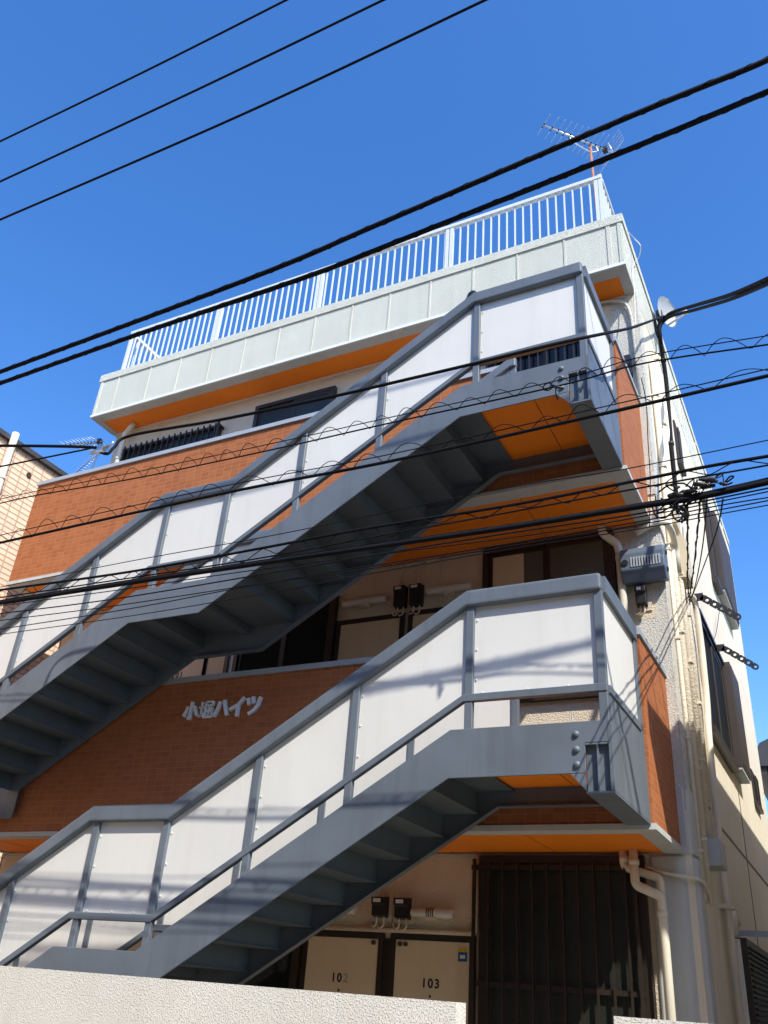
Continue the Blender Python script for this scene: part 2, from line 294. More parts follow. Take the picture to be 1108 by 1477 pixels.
# rough stucco return on the side wall and the chamfered pier at street level
MB().box(-.01, .008, .0, .20, 2.9, ZPB - .012).build('rough_corner_strip', 'rough', bld)
p = MB(); p.prism([(-.30, -.03), (-.08, -.03), (.028, .07), (.028, .27), (-.30, .27)], 'z', -.15, 2.43)
p.bevel(.03, 4).build('ground_floor_pier', 'trim', bld)
p = MB(); p.prism([(-.10, -.012), (-.02, -.02), (.02, .03), (.02, .22), (-.10, .22)], 'z', 2.44, 2.92)
p.bevel(.008, 2).build('upper_pier', 'trim', bld)
MB().box(-.848, -.841, -.0105, -.006, 2.76, 3.64).build('wall_joint', 'trim', bld)
# joint lines of the side wall
MB().box(-.01, .004, 1.45, 7.28, 2.935, 2.96).build('wall_joint', 'umber', bld)
MB().box(-.01, .005, 3.70, 3.725, 0, 3.68).build('wall_joint', 'umber', bld)
MB().box(-.01, .006, 1.0, 1.25, 2.99, 3.01).build('wall_joint', 'umber', bld)

# roof slab and parapet
par = MB().box(-7.215, 0, YP, 7.29, ZPB, 8.60).bevel(.006, 1).build('parapet', 'parapet', bld)
c = MB(); c.box(-7.235, .014, YP - .016, 7.31, 8.553, ZPT); c.bevel(.008, 2).build('coping', 'parapet', par)
ribs = [-7.185, -6.874, -6.306, -5.793, -5.279, -4.755, -4.230, -3.713, -3.192, -2.690, -2.172, -1.650, -1.134, -.611, -.145, -.03]
for k, x in enumerate(ribs):
    w = .009 if 0 < k < len(ribs) - 2 else .020
    MB().box(x - w, x + w, YP - .009, YP + .01, ZPB + .034, 8.552).bevel(.004, 1).build('batten', 'parapet', par)
MB().box(-7.219, .004, YP - .014, YP + .02, ZPB - .004, ZPB + .032).bevel(.006, 2).build('drip_edge', 'white', par)
for y0, y1, y2 in ((0, 7.29, 0),):
    for y in (1.3, 2.6, 3.9, 5.2, 6.5): MB().box(-.004, .010, y - .014, y + .014, ZPB + .034, 8.552).build('batten', 'side', par)
s = MB().box(-7.106, -.104, -.306, -.006, ZPB - .006, ZPB + .01).build('soffit', 'orange', bld)
t = MB(); t.box(-7.213, -.002, YP + .002, -.308, ZPB - .012, ZPB + .004); t.box(-.102, -.002, -.307, -.001, ZPB - .012, ZPB + .004); t.box(-7.213, -7.108, -.307, -.001, ZPB - .012, ZPB + .004)
t.build('soffit_border', 'trim', s)
MB().box(XL, -.104, -.02, -.009, ZPB - .030, ZPB - .008).build('soffit_bead', 'white', s)

# galleries on the second and third floor
XO = -1.045                                   # the opening onto the stair landing starts here
for z0 in (0, H):
    zb, zt = 2.4765 + z0, 3.778 + z0
    MB().box(XL, XBE - .01, YB + .01, -.01, zb + .002, 2.742 + z0).build('gallery_slab', 'trim', bld)
    b = MB(); b.box(XL, XO, YB, YB + .12, zb, zt); b.box(XO, XBE - .12, YB + .002, YB + .12, zb, 2.735 + z0)
    bo = b.build('brick_parapet', 'brick', bld)
    MB().box(XL - .012, XO + .006, YB - .022, YB + .14, zt, 3.826 + z0).bevel(.004, 1).build('cap', 'cap', bo)
    e = MB().box(XBE - .118, XBE, YB, -.009, zb, zt).build('brick_end_wall', 'brick', bld)
    MB().box(XBE - .135, XBE + .016, YB - .022, -.012, zt, 3.826 + z0).bevel(.004, 1).build('cap', 'cap', e)
    MB().box(XL, XBE - .12, -.10, -.013, zb - .001 + .27, zb + .275).build('gallery_floor', 'concrete', bld)
    sl = MB(); sl.box(XL - .01, XBE + .018, YB - .020, YB + .13, 2.437 + z0, zb - .001); sl.box(XBE - .115, XBE + .018, YB + .131, -.009, 2.437 + z0, zb - .001); sl.box(XL - .01, XL + .11, YB + .131, -.009, 2.437 + z0, zb - .001)
    so = sl.bevel(.004, 1).build('slab_edge', 'trim', bld)
    so2 = MB().box(XL + .111, XBE - .116, YB + .132, -.010, 2.446 + z0, zb - .004).build('soffit', 'orange', bld)
    for x in (-1.0, -2.82, -4.64, -6.4): MB().box(x - .0018, x + .0018, YB + .14, -.02, 2.4445 + z0, 2.447 + z0).build('soffit_joint', 'brown', so2)
    MB().box(XL, -.30, -.022, -.009, 2.415 + z0, 2.436 + z0).build('soffit_bead', 'trim', so2)
    # bullet of old brown caulk line
    if z0 == 0: MB().box(-1.9, -.3, -.04, -.030, 2.437, 2.443).build('wiring', 'rust', so2)

def window(x0, x1, z0, z1, split=True, y=-.009, fw=.05, parts=2, gm='glass', fm='brown', name='window', curtain=None):
    f = MB(); d = .055
    f.box(x0, x1, y - d, y, z1 - fw, z1); f.box(x0, x1, y - d, y, z0, z0 + fw)
    f.box(x0, x0 + fw, y - d, y, z0 + fw, z1 - fw); f.box(x1 - fw, x1, y - d, y, z0 + fw, z1 - fw)
    w = f.bevel(.003, 1).build(name, fm, bld)
    n = parts; step = (x1 - x0 - 2 * fw) / n
    for i in range(n):
        a = x0 + fw + i * step; b = a + step; yy = y - (.038 if i % 2 else .018)
        s = MB(); st = .035
        s.box(a, b, yy - .012, yy, z1 - fw - st, z1 - fw); s.box(a, b, yy - .012, yy, z0 + fw, z0 + fw + st)
        s.box(a, a + st, yy - .012, yy, z0 + fw + st, z1 - fw - st); s.box(b - st, b, yy - .012, yy, z0 + fw + st, z1 - fw - st)
        s.build('sash', fm, w)
        MB().box(a + st, b - st, yy - .007, yy - .003, z0 + fw + st, z1 - fw - st).build('pane', gm, w)
        if curtain and curtain[i]:
            MB().box(a + st, a + st + (b - a - 2 * st) * curtain[i], yy - .0085, yy - .0075, z0 + fw + st, z1 - fw - st).build('curtain', 'door', w)
    return w
def text_mesh(s, size, loc, depth, m, parent, name, bold=0.0, spacing=1.0):
    cu = bpy.data.curves.new(name, 'FONT'); cu.body = s; cu.size = size; cu.extrude = depth; cu.offset = bold; cu.space_character = spacing
    cu.align_x = 'CENTER'; cu.align_y = 'CENTER'
    tmp = bpy.data.objects.new(name, cu); COL.objects.link(tmp)
    tmp.rotation_euler = (math.pi / 2, 0, 0); tmp.location = loc
    bpy.context.view_layer.update()
    dg = bpy.context.evaluated_depsgraph_get()
    me = bpy.data.meshes.new_from_object(tmp.evaluated_get(dg)); me.transform(tmp.matrix_world)
    bpy.data.objects.remove(tmp)
    me.materials.clear(); me.materials.append(M[m])
    for f in me.polygons: f.material_index = 0
    o = bpy.data.objects.new(name, me); COL.objects.link(o)
    if parent: attach(o, parent)
    return o
def door(x0, x1, z0, z1, num=None, zc=None, faint=None, y=-.009):
    f = MB(); fw = .045
    f.box(x0 - fw, x1 + fw, y - .03, y, z1, z1 + fw); f.box(x0 - fw, x0, y - .03, y, z0, z1); f.box(x1, x1 + fw, y - .03, y, z0, z1)
    fr = f.build('door_frame', 'brown', bld)
    d = MB().box(x0 + .004, x1 - .004, y - .024, y, z0, z1 - .004).bevel(.003, 1).build('door', 'door', bld)
    if num: text_mesh(num, .088, ((x0 + x1) / 2 - (.03 if faint else 0), y - .0255, zc), .0008, 'ink', d, 'door_number', .0022, 1.25)
    if faint: text_mesh(faint, .088, ((x0 + x1) / 2 + .055, y - .0255, zc), .0008, 'faint', d, 'door_number', .0015)
    if zc: MB().cyl(((x0 + x1) / 2, y - .024, zc - .085), ((x0 + x1) / 2, y - .029, zc - .085), .009, 10).build('peephole', 'brown', d)
    return d
# ground floor
d103 = door(-2.345, -1.705, 0, 1.79, '103', 1.49)
k = MB(); k.cyl((-2.30, -.03, 1.755), (-2.30, -.055, 1.755), .018, 10).cyl((-2.25, -.03, 1.755), (-2.25, -.055, 1.755), .016, 10); k.build('hinge', 'umber', d103)
st = MB().box(-1.80, -1.725, -.0345, -.033, 1.655, 1.72).build('sticker', 'blue', d103)
MB().box(-1.80, -1.725, -.0345, -.033, 1.722, 1.752).build('sticker_band', 'yellow', st)
MB().box(-1.785, -1.742, -.036, -.0348, 1.675, 1.70).build('sticker_print', 'paper', st)
d102 = door(-3.165, -2.498, 0, 1.785, '10', 1.485, '2')
MB().cyl((-2.54, -.03, 1.755), (-2.54, -.055, 1.755), .018, 10).build('hinge', 'umber', d102)
window(-4.1, -3.225, 0, 1.80, parts=1)
MB().box(-2.455, -2.39, -.02, -.009, 0, 1.79).build('door_post', 'brown', bld)
window(-1.62, -.335, 0.35, 2.42, gm='frost', fw=.06)
# second floor
window(-1.635, -.395, 3.655, 5.18, fw=.06, curtain=(.62, 0), gm='net')
door(-2.36, -1.72, H, 4.60); door(-3.16, -2.495, H, 4.595)
window(-4.42, -3.225, H, 4.95, parts=2, fw=.045, gm='matt')
MB().box(-4.53, -4.44, -.018, -.009, H, 4.9).build('door_post', 'white', bld)
door(-4.78, -4.55, H, 4.62)
door(-5.50, -4.83, H, 4.62, '201', 4.25)
# third floor
window(-4.715, -3.56, 6.6, 7.72, parts=2, fw=.05, gm='frost')
window(-6.85, -5.24, 6.7, 7.56, parts=2, fw=.045, gm='frost')
window(-1.62, -.36, 6.3, 7.60, parts=2, fw=.05)
# side wall windows (face +x)
def side_window(y0, y1, z0, z1, fw=.055, d=.05):
    f = MB(); x = 0
    f.box(x - .004, x + d, y0, y1, z1 - fw, z1); f.box(x - .004, x + d + .03, y0 - .02, y1 + .02, z0 - .02, z0 + fw); f.box(x - .004, x + d, y0, y0 + fw, z0 + fw, z1 - fw); f.box(x - .004, x + d, y1 - fw, y1, z0 + fw, z1 - fw)
    w = f.bevel(.003, 1).build('window', 'brown', bld)
    m = (y0 + y1) / 2
    for a, b, xx in ((y0 + fw, m + .02, .012), (m - .02, y1 - fw, .028)):
        s = MB(); st = .035
        s.box(xx, xx + .012, a, b, z1 - fw - st, z1 - fw); s.box(xx, xx + .012, a, b, z0 + fw, z0 + fw + st); s.box(xx, xx + .012, a, a + st, z0 + fw + st, z1 - fw - st); s.box(xx, xx + .012, b - st, b, z0 + fw + st, z1 - fw - st)
        s.build('sash', 'umber', w)
        MB().box(xx + .003, xx + .007, a + st, b - st, z0 + fw + st, z1 - fw - st).build('pane', 'matt', w)
    return w
def shutter_box(y0, y1, z0, z1, d=.15):
    s = MB().box(-.004, d, y0, y1, z0, z1).bevel(.006, 1).build('shutter_box', 'umber', bld)
    r = MB(); y = y0 + .05
    while y < y1 - .03: r.box(d - .002, d + .010, y, y + .028, z0 + .03, z1 - .03); y += .055
    r.build('shutter_slat', 'umber', s)
    MB().box(-.004, d - .01, y0 + .01, y1 - .01, z0 - .035, z0 - .002).build('shutter_sill', 'trim', s)
    MB().box(.03, .05, y0 - .012, y0 - .002, z0 + .45, z0 + .8).build('handle', 'brown', s)
    return s
side_window(1.68, 3.30, 3.80, 5.02); shutter_box(3.32, 4.05, 3.86, 5.06, .125)
MB().box(-.004, .07, 1.66, 3.31, 5.022, 5.06).build('window_hood', 'brown', bld)
side_window(3.85, 4.25, 6.35, 7.62); shutter_box(4.27, 5.70, 6.42, 7.60, .11)
side_window(1.78, 2.06, 6.92, 7.52, .03, .02)
side_window(5.5, 6.1, 3.9, 4.35, .03, .02)
lv = MB().box(-.004, .10, 1.84, 4.6, .9, 2.04).bevel(.005, 1).build('shutter_box', 'umber', bld)
r = MB(); z = .95
while z < 1.98: r.prism([(.098, z), (.125, z + .008), (.125, z + .014), (.098, z + .022)], 'y', 1.88, 4.55); z += .042
r.build('louvre', 'brown', lv)

# ------------------------------------------------------------------ roof railings
def rail_bars(root, horizontal, a0, a1, fix, step):
    pass
rz0, rz1 = ZPT - .02, 9.465
rr = thing('roof_railing', 'white metal roof railing of close vertical bars along the street side parapet', 'railing', (-3.6, -.34, ZPT), 'white railings round the flat roof')
yR = -.338
MB().box(-6.985, -.19, yR - .028, yR + .028, rz1 - .045, rz1).bevel(.012, 3).build('top_rail', 'galv', rr)
MB().box(-6.985, -.19, yR - .014, yR + .014, ZPT + .03, ZPT + .058).build('bottom_rail', 'galv', rr)
posts = [-6.97, -5.415, -5.36, -3.82, -3.765, -2.03, -1.975, -.25, -.205]
for x in posts: MB().box(x - .02, x + .02, yR - .02, yR + .02, rz0, rz1 - .044 if x not in (-.205,) else rz1 + .02).bevel(.006, 2).build('post', 'galv', rr)
x = -.325
while x > -6.92:
    if min(abs(x - q) for q in posts) > .032:
        MB().box(x - .0078, x + .0078, yR - .009, yR + .009, ZPT + .057, rz1 - .044).build('bar', 'galv', rr)
    x -= .0965
for xs, lab in ((-6.985, 'white metal roof railing returning back at the far left corner of the parapet'), (-.205, 'white metal roof railing running back along the right edge of the flat roof')):
    sr = thing('roof_railing', lab, 'railing', (xs, 2.0, ZPT), 'white railings round the flat roof')
    MB().box(xs - .024, xs + .024, -.30, 4.4, rz1 - .045, rz1).bevel(.012, 3).build('top_rail', 'galv', sr)
    MB().box(xs - .014, xs + .014, -.30, 4.4, ZPT + .03, ZPT + .058).build('bottom_rail', 'galv', sr)
    y = -.20
    while y < 4.3:
        MB().box(xs - .011, xs + .011, y - .0095, y + .0095, ZPT + .057, rz1 - .044).build('bar', 'galv', sr); y += .0965
    for y in (1.3, 2.9, 4.4): MB().box(xs - .02, xs + .02, y - .02, y + .02, rz0, rz1 - .044).build('post', 'galv', sr)

# ------------------------------------------------------------------ steel stairs
SL = .6035
def zline(x, top):      # height of a line whose landing value is top; stairs fall to the left
    return None
xk, m2, m1, xe = -1.006, -3.250, -3.995, -.090
def path(zl, dx=0.0, right=xe, left=-6.1, inc=1.356):
    a = xk + dx; b = m2 + dx; c = m1 + dx
    zm = zl - inc
    return [(right, zl), (a, zl), (b, zm), (c, zm), (left, zm - (c - left) * SL)]
stair = thing('steel_staircase', 'lower grey steel staircase with white panelled sides rising from the ground to the second floor', 'staircase', (-3.2, -1.45, 0), 'grey steel outside staircases')
def stringer(y0, y1, name, end):
    top = path(2.882, -.091, right=xe if end else XO - .0)
    bot = path(2.580, -.095, right=(-.245 if end else -.30))
    # fold the bottom end of the flight down to its base
    xb = -5.945; zb_ = bot[3][1] - (bot[3][0] - xb) * SL
    pts = [t for t in top[:-1]] + [(-6.55, max(top[3][1] - (top[3][0] + 6.55) * SL, .02))]
    pts[-1] = (-6.30, top[3][1] - (top[3][0] + 6.30) * SL)
    pts += [(-6.30, -.16), (xb, -.16), (xb, zb_ - 0.0), bot[3], bot[2], bot[1]]
    if end: pts += [(-.330, 2.580), (-.238, 2.580), (-.238, 2.755), (xe, 2.755)]
    else: pts += [(XO + .1, 2.580), (-.238, 2.580), (-.238, 2.882)]; pts[0] = (-.24, 2.882)
    return pts
so = MB().prism(stringer(0, 0, '', True), 'y', YS, YS + .012)
so.bevel(.002, 1)
# flanges of the channel, inside
stringer_o = so.build('stringer', 'steel', stair)
for zc in (2.807, 2.717, 2.629): MB().ball((-.288, YS - .002, zc), .021, (1, .8, 1), 12).build('bolt', 'steel', stringer_o)
ptsi = [(-.24, 2.880)] + path(2.880, -.091)[1:4] + [(-6.30, path(2.880, -.091)[3][1] - (path(2.880, -.091)[3][0] + 6.30) * SL), (-6.30, -.16), (-5.945, -.16), (-5.945, path(2.580, -.095)[3][1] - (path(2.580, -.095)[3][0] + 5.945) * SL)] + path(2.580, -.095)[3:0:-1] + [(-.24, 2.580)]
si = MB().prism(ptsi, 'y', -1.032, -1.020).build('stringer', 'steel', stair)
fl = MB()
bl = path(2.580, -.095, right=-.24)
for i in range(3):
    (xa, za), (xb_, zb_) = bl[i], bl[i + 1]
    fl.prism([(xa, za), (xb_, zb_), (xb_, zb_ + .010), (xa, za + .010)], 'y', -1.075, -1.033)
fl.build('flange', 'steel', si)
# landings and treads: folded steel plate, tread plus riser
yi0, yi1 = YS + .013, -1.034
nd = 18; rise = 2.75 / nd; run = .256
X0 = -1.01; ZT = 2.852
def tread(x1, z, deep, name='tread'):
    t = MB(); t.prism([(x1 + .02, z), (x1 - deep, z), (x1 - deep, z - rise - .004), (x1 - deep + .006, z - rise - .004), (x1 - deep + .006, z - .008), (x1 + .02, z - .008)], 'y', yi0, yi1)
    return t.build(name, 'steelshade', stair)
lan = MB().box(X0 + .012, -.243, yi0, yi1, 2.714, 2.850).build('landing', 'orange', stair)
MB().box(-.56, -.555, yi0, yi1, 2.7125, 2.7145).build('landing_joint', 'brown', lan)
MB().box(X0 - .01, X0 + .010, yi0, yi1, ZT - rise - .004, 2.848).build('riser', 'steelshade', stair)
for k in range(1, 9): tread(X0 - run * (k - 1), ZT - rise * k, run)
zm = ZT - 9 * rise; xm = X0 - 8 * run
tread(xm, zm, (xm + 4.02), 'mid_landing')
MB().box(xm - .50, xm - .44, yi0, yi1, zm - .075, zm - .009).build('joist', 'steelshade', stair)
for k in range(1, 9): tread(-4.02 - run * (k - 1), zm - rise * k, run)
# end beam of the landing: I-section seen from its end, plate on the outside
eb = MB(); y0, y1 = YS - .001, YB - .024
eb.box(-.240, -.079, y0, y1, 2.464, 2.476); eb.box(-.240, -.104, y0, y1, 2.742, 2.752)
eb.box(-.170, -.162, y0, y1, 2.4765, 2.7415)
eb.box(-.2395, -.0995, y0 + .03, y0 + .036, 2.4765, 2.7415)
beam = eb.build('end_beam', 'steel', stair)
MB().box(-.0985, -.078, y0 - .001, y1, 2.477, 2.879).bevel(.002, 1).build('end_plate', 'steel', beam)
w = MB(); w.prism([(-.330, 2.579), (-.241, 2.579), (-.241, 2.480)], 'y', YS + .002, YS + .010); w.build('haunch', 'steel', beam)
MB().box(-.099, -.0895, YS + .06, y1, 2.8795, 3.06).build('kick_plate', 'steel', beam)
# railings: outer, inner and the short side at the landing end
RT = 3.834
def rail_side(y0, inner):
    right = xe if not inner else -.955
    d = .052
    ya, yb = (y0, y0 + d)
    L_ = -6.15
    top = path(RT - .115, right=right, left=L_)
    MB().band(top, 0, .115, 'y', ya - .012, yb + .006).bevel(.020, 3, 50).build('top_rail', 'steel', stair)
    bot = path(3.060, -.01, right=right - .0, left=L_)
    MB().band(bot, 0, .048, 'y', ya + .006, yb - .004).bevel(.003, 1).build('bottom_rail', 'steel', stair)
    xs = [-.982, -1.815, -2.550, -3.275, -3.942, -4.683, -5.42, -6.09]
    if not inner: xs = [-.118] + xs
    else: xs = [-.985] + xs[1:]
    def zat(P, x):
        for (xa, za), (xb_, zb_) in zip(P, P[1:]):
            if xb_ <= x <= xa: return za + (zb_ - za) * (xa - x) / (xa - xb_)
        return P[-1][1]
    st = path(2.882, -.091, right=right, left=L_)
    for i, x in enumerate(xs):
        h = .027
        zb_ = zat(st, x) - (.02 if not inner else .02)
        MB().prism([(x - h, zat(top, x - h) + .004), (x + h, zat(top, x + h) + .004), (x + h, zb_), (x - h, zb_ - .0)], 'y', ya + .0125, yb).bevel(.003, 1).build('post', 'steel', stair)
    yp = yb - .012 if not inner else ya + .026
    edges = sorted(set([round(x, 4) for x in xs] + ([-.09] if not inner else [-.96])), reverse=True)
    if not inner: edges = [-.118] + [x for x in xs if x < -.2]
    else: edges = xs
    for a, b in zip(edges, edges[1:]):
        pts_x = [a - .027] + [q for q in (xk, m2, m1) if b < q < a - .03 and abs(q - a) > .06 and abs(q - b) > .06] + [b + .027]
        up = [(x, zat(top, x) + .006) for x in pts_x]; dn = [(x, zat(bot, x) + .044) for x in reversed(pts_x)]
        pm = MB().prism(up + dn, 'y', yp, yp + .004)
        if not inner:
            zt = zat(top, b + .05); zb_ = zat(bot, b + .05) + .05
            for q in (.16, .5, .84): pm.ball((b + .043, yp - .004, zb_ + (zt - zb_) * q), .0062, (1, .7, 1), 8)
            for q in (.25, .55, .9):
                x = a + (b - a) * q; pm.ball((x, yp - .004, zat(bot, x) + .060), .0062, (1, .7, 1), 8)
        pm.build('side_panel', 'panel', stair)
rail_side(YS - .004, False); rail_side(-1.05, True)
# side rail at the landing end (runs in depth, x about -0.09)
MB().box(-.140, -.072, YS + .050, YB - .028, RT - .115, RT - .002).bevel(.016, 3).build('top_rail', 'steel', stair)
MB().box(-.125, -.080, YS + .050, YB - .028, 3.060, 3.107).build('bottom_rail', 'steel', stair)
MB().box(-.104, -.100, YS + .050, YB - .028, 3.1065, RT - .1145).build('side_panel', 'panel', stair)
MB().box(-.150, -.080, YB - .090, YB - .028, 2.75, RT - .116).build('post', 'steel', stair)

up = copy_tree(stair, offset=(0, 0, H))
up['label'] = 'upper grey steel staircase with white panels rising from second floor to third floor'
# platform the upper flight starts from
MB().box(-6.95, -6.305, YS, YB - .02, 2.56, 2.74).build('base_platform', 'steel', up)
MB().cyl((-6.8, YS + .1, -.15), (-6.8, YS + .1, 2.559), .057, 20).build('support_column', 'steel', up)
# small dark lump behind the rail bend
bc = MB(); bc.ball((-1.040, -1.905, 6.600), .062, (.8, .45, 1.0), 14); bc.ball((-1.045, -1.905, 6.545), .075, (.95, .45, .9), 14)
tag(bc.build('black_cap', 'black'), 'small black rounded cap poking up behind the bend of the upper stair handrail', 'fitting')

# ------------------------------------------------------------------ lettering on the brick
sg = thing('name_lettering', 'silver raised Japanese lettering on the shaded brick tiles', 'sign', (-3.75, YB, 3.4))
def stroke(b, pts, w=.028):
    for i in range(len(pts) - 1):
        (x0, z0), (x1, z1) = pts[i], pts[i + 1]
        L_ = math.hypot(x1 - x0, z1 - z0); nx, nz = -(z1 - z0) / L_ * w / 2, (x1 - x0) / L_ * w / 2
        ex, ez = (x1 - x0) / L_ * w * .3, (z1 - z0) / L_ * w * .3
        b.prism([(x0 + nx - ex, z0 + nz - ez), (x1 + nx + ex, z1 + nz + ez), (x1 - nx + ex, z1 - nz + ez), (x0 - nx - ex, z0 - nz - ez)], 'y', YB - .030 - .0004 * i, YB - .004)
def glyph(strokes, x, s=.155, w=.026):
    b = MB()
    for st_ in strokes: stroke(b, [(x + px * s, 3.417 + pz * s) for px, pz in st_], w)
    return b.build('character', 'letter', sg)
glyph([[(.5, 1), (.5, .08), (.38, .10)], [(.24, .72), (.18, .5), (.04, .26)], [(.74, .72), (.84, .5), (.96, .26)]], -4.135, w=.028)
glyph([[(.18, .95), (.18, .18)], [(.02, .66), (.36, .66)], [(.0, .14), (.38, .30)], [(.48, .95), (.94, .95), (.94, .74), (.50, .74)], [(.48, .95), (.46, .45), (.38, .04)],
       [(.74, .70), (.74, .06)], [(.56, .58), (.56, .40), (.92, .40), (.92, .58)], [(.52, .30), (.52, .06), (.97, .06), (.97, .30)]], -3.965, w=.0145)
glyph([[(.34, .86), (.26, .5), (.06, .10)], [(.64, .92), (.76, .55), (.94, .12)]], -3.795, w=.030)
glyph([[(.90, .98), (.55, .62), (.06, .40)], [(.56, .62), (.56, .02)]], -3.625, w=.030)
glyph([[(.12, .90), (.20, .62)], [(.44, .96), (.50, .68)], [(.92, .92), (.82, .50), (.58, .22), (.30, .06)]], -3.455, w=.030)
MB().box(-4.19, -3.22, YB - .0035, YB + .002, 3.345, 3.64).build('backing', M['brick'], sg)

# ------------------------------------------------------------------ security lattice in front of windows
def lattice(x0, x1, z0, z1, y, label, step=.118, extra=True):
    t = thing('window_lattice', label, 'grille', ((x0 + x1) / 2, 0, z0), 'dark lattices over windows')
    for xx in (x0, x1): MB().box(xx - .012, xx + .012, y - .012, y + .012, z0, z1).build('end_bar', 'brown', t)
    for zz in (z1 - .06, z0 + (z1 - z0) * .55, z0 + .08):
        r_ = MB().box(x0 - .03, x1 + .02, y + .0125, y + .032, zz - .017, zz + .017).build('cross_rail', 'brown', t)
        b_ = MB(); b_.box(x0 - .03, x0 - .008, y + .033, -.009, zz - .014, zz + .014); b_.box(x1, x1 + .02, y + .033, -.009, zz - .014, zz + .014); b_.build('bracket', 'brown', r_)
    x = x0 + step
    while x < x1 - .03:
        MB().box(x - .0075, x + .0075, y - .0075, y + .0115, z0, z1 - .02).build('bar', 'brown', t); x += step
    return t
lattice(-1.65, -.40, .45, 2.385, -.105, 'dark brown lattice over the wide ground floor window beside door 103')
lattice(-6.885, -5.225, 6.72, 7.60, -.11, 'dark lattice over the top floor window near the far left downpipe', .095)
lattice(-1.60, -.42, 6.35, 7.54, -.11, 'dark lattice seen under the panel of the topmost stair landing', .095)

# ------------------------------------------------------------------ fittings on the walls
def elec_meter(x0, x1, z0, z1, label, y=-.010):
    t = thing('electric_meter', label, 'meter', ((x0 + x1) / 2, y, z0), 'electric meters on the gallery walls')
    MB().box(x0 - .03, x1 + .03, y - .012, y, z0 - .03, z1 + .03).bevel(.004, 1).build('backboard', 'inner', t)
    b = MB(); b.prism([(y - .012, z0), (y - .085, z0 + .012), (y - .085, z1 - .07), (y - .105, z1 - .06), (y - .105, z1 - .01), (y - .012, z1)], 'x', x0, x1)
    b.bevel(.006, 2).build('meter_case', 'black', t)
    MB().box(x0 + .02, x1 - .035, y - .1075, y - .1052, z1 - .05, z1 - .022).build('dial_window', 'paper', t)
    c = MB(); c.tube(smooth_path([(x0 + .03, y - .04, z0 + .01), (x0 + .028, y - .04, z0 - .05), (x0 - .01, y - .03, z0 - .065), (x0 - .035, y - .02, z0 - .03)], 6), .008, 8)
    c.tube(smooth_path([(x1 - .03, y - .04, z0 + .01), (x1 - .03, y - .04, z0 - .055), (x1 - .07, y - .03, z0 - .075), (x1 - .09, y - .02, z0 - .05)], 6), .008, 8)
    c.build('lead', 'inner', t)
    return t
elec_meter(-2.552, -2.428, 1.94, 2.10, 'black electric meter left of its twin above the ground floor doors')
elec_meter(-2.345, -2.222, 1.93, 2.095, 'black electric meter beside the tube lamp above door 103')
elec_meter(-2.552, -2.43, 4.685, 4.91, 'black electric meter left of its twin above the second floor doors')
elec_meter(-2.378, -2.255, 4.68, 4.905, 'black electric meter right of its twin near the brown second floor window')
def tube_lamp(x0, x1, z, label, hatch=None):
    t = thing('tube_lamp', label, 'lamp', ((x0 + x1) / 2, 0, z), 'tube lamps above the doors')
    MB().tube([(x0, -.065, z), (x0 + .01, -.065, z), (x1 - .01, -.065, z), (x1, -.065, z)], [.03, .036, .036, .03], 14).build('diffuser', 'lamp', t)
    b = MB(); xm_ = (x0 + x1) / 2; b.box(xm_ - .05, xm_ + .05, -.09, -.009, z - .055, z - .03); b.box(x0 + .05, x1 - .05, -.03, -.009, z - .02, z + .02); b.build('bracket', 'inner', t)
    if hatch:
        for i in range(4): MB().tube([(hatch + i * .018, -.065, z), (hatch + i * .018 + .008, -.065, z)], .0385, 14).build('band', 'ink', t)
    return t
tube_lamp(-2.20, -1.84, 1.985, 'white tube lamp with black chequer band above door 103', -2.06)
tube_lamp(-3.05, -2.72, 1.99, 'white tube lamp half hidden by the lower stair above door 102')
tube_lamp(-3.14, -2.66, 4.805, 'white tube lamp under the upper stair left of the second floor meters')
tube_lamp(-2.21, -1.75, 4.815, 'white tube lamp right of the second floor meters beside the stair landing')
# conduits on the gallery walls
tag(MB().tube(round_path([(-3.3, -.03, 1.852), (-1.66, -.03, 1.852), (-1.655, -.03, 2.42)], .04), .021, 10).build('wall_conduit', 'inner'), 'painted conduit running over the ground floor doors and up beside the lattice', 'conduit')
c = MB()
for xx, zt in ((-2.52, 5.12), (-2.33, 5.12)):
    c.tube(round_path([(xx, -.02, 4.95), (xx, -.02, zt), (xx + .12, -.02, zt + .05), (-2.16, -.02, zt + .07)], .05), .010, 8)
c.box(-2.24, -2.08, -.05, -.009, 5.14, 5.183); c.box(-2.12, -2.10, -.02, -.009, 4.86, 5.14)
tag(c.build('wall_conduit', 'inner'), 'painted conduit and junction box rising from the second floor meters to the soffit', 'conduit')
# downpipes
def downpipe(pts, label, r=.034, bands=(), r2=.034, name='downpipe'):
    t = thing(name, label, 'pipe', pts[-1], 'cream plastic downpipes')
    MB().tube(round_path(pts, r2), r, 16).build('pipe', 'pipe', t)
    for p_ in bands:
        MB().cyl((p_[0], p_[1], p_[2] - .02), (p_[0], p_[1], p_[2] + .02), r + .006, 16).build('collar', 'pipe', t)
    return t
downpipe([(-.385, -.16, 2.45), (-.385, -.16, 2.205), (-.214, -.14, 2.135), (-.214, -.14, -.14)], 'cream downpipe with a kinked neck under the gallery soffit beside the street level corner', .033, ((-.385, -.16, 2.36), (-.215, -.14, 2.02), (-.215, -.14, 1.0)))
downpipe([(-.475, -.085, 2.45), (-.475, -.085, 2.335), (-.222, -.085, 2.262), (-.222, -.10, 2.04)], 'cream branch pipe behind the kinked street level downpipe', .030, ((-.47, -.085, 2.39),))
dp = downpipe([(-.475, -.12, 5.195), (-.475, -.11, 5.12), (-.36, -.065, 5.02), (-.345, -.06, 4.9), (-.345, -.06, 2.76)], 'cream downpipe right of the brown second floor window', .036, ((-.345, -.06, 4.88),))
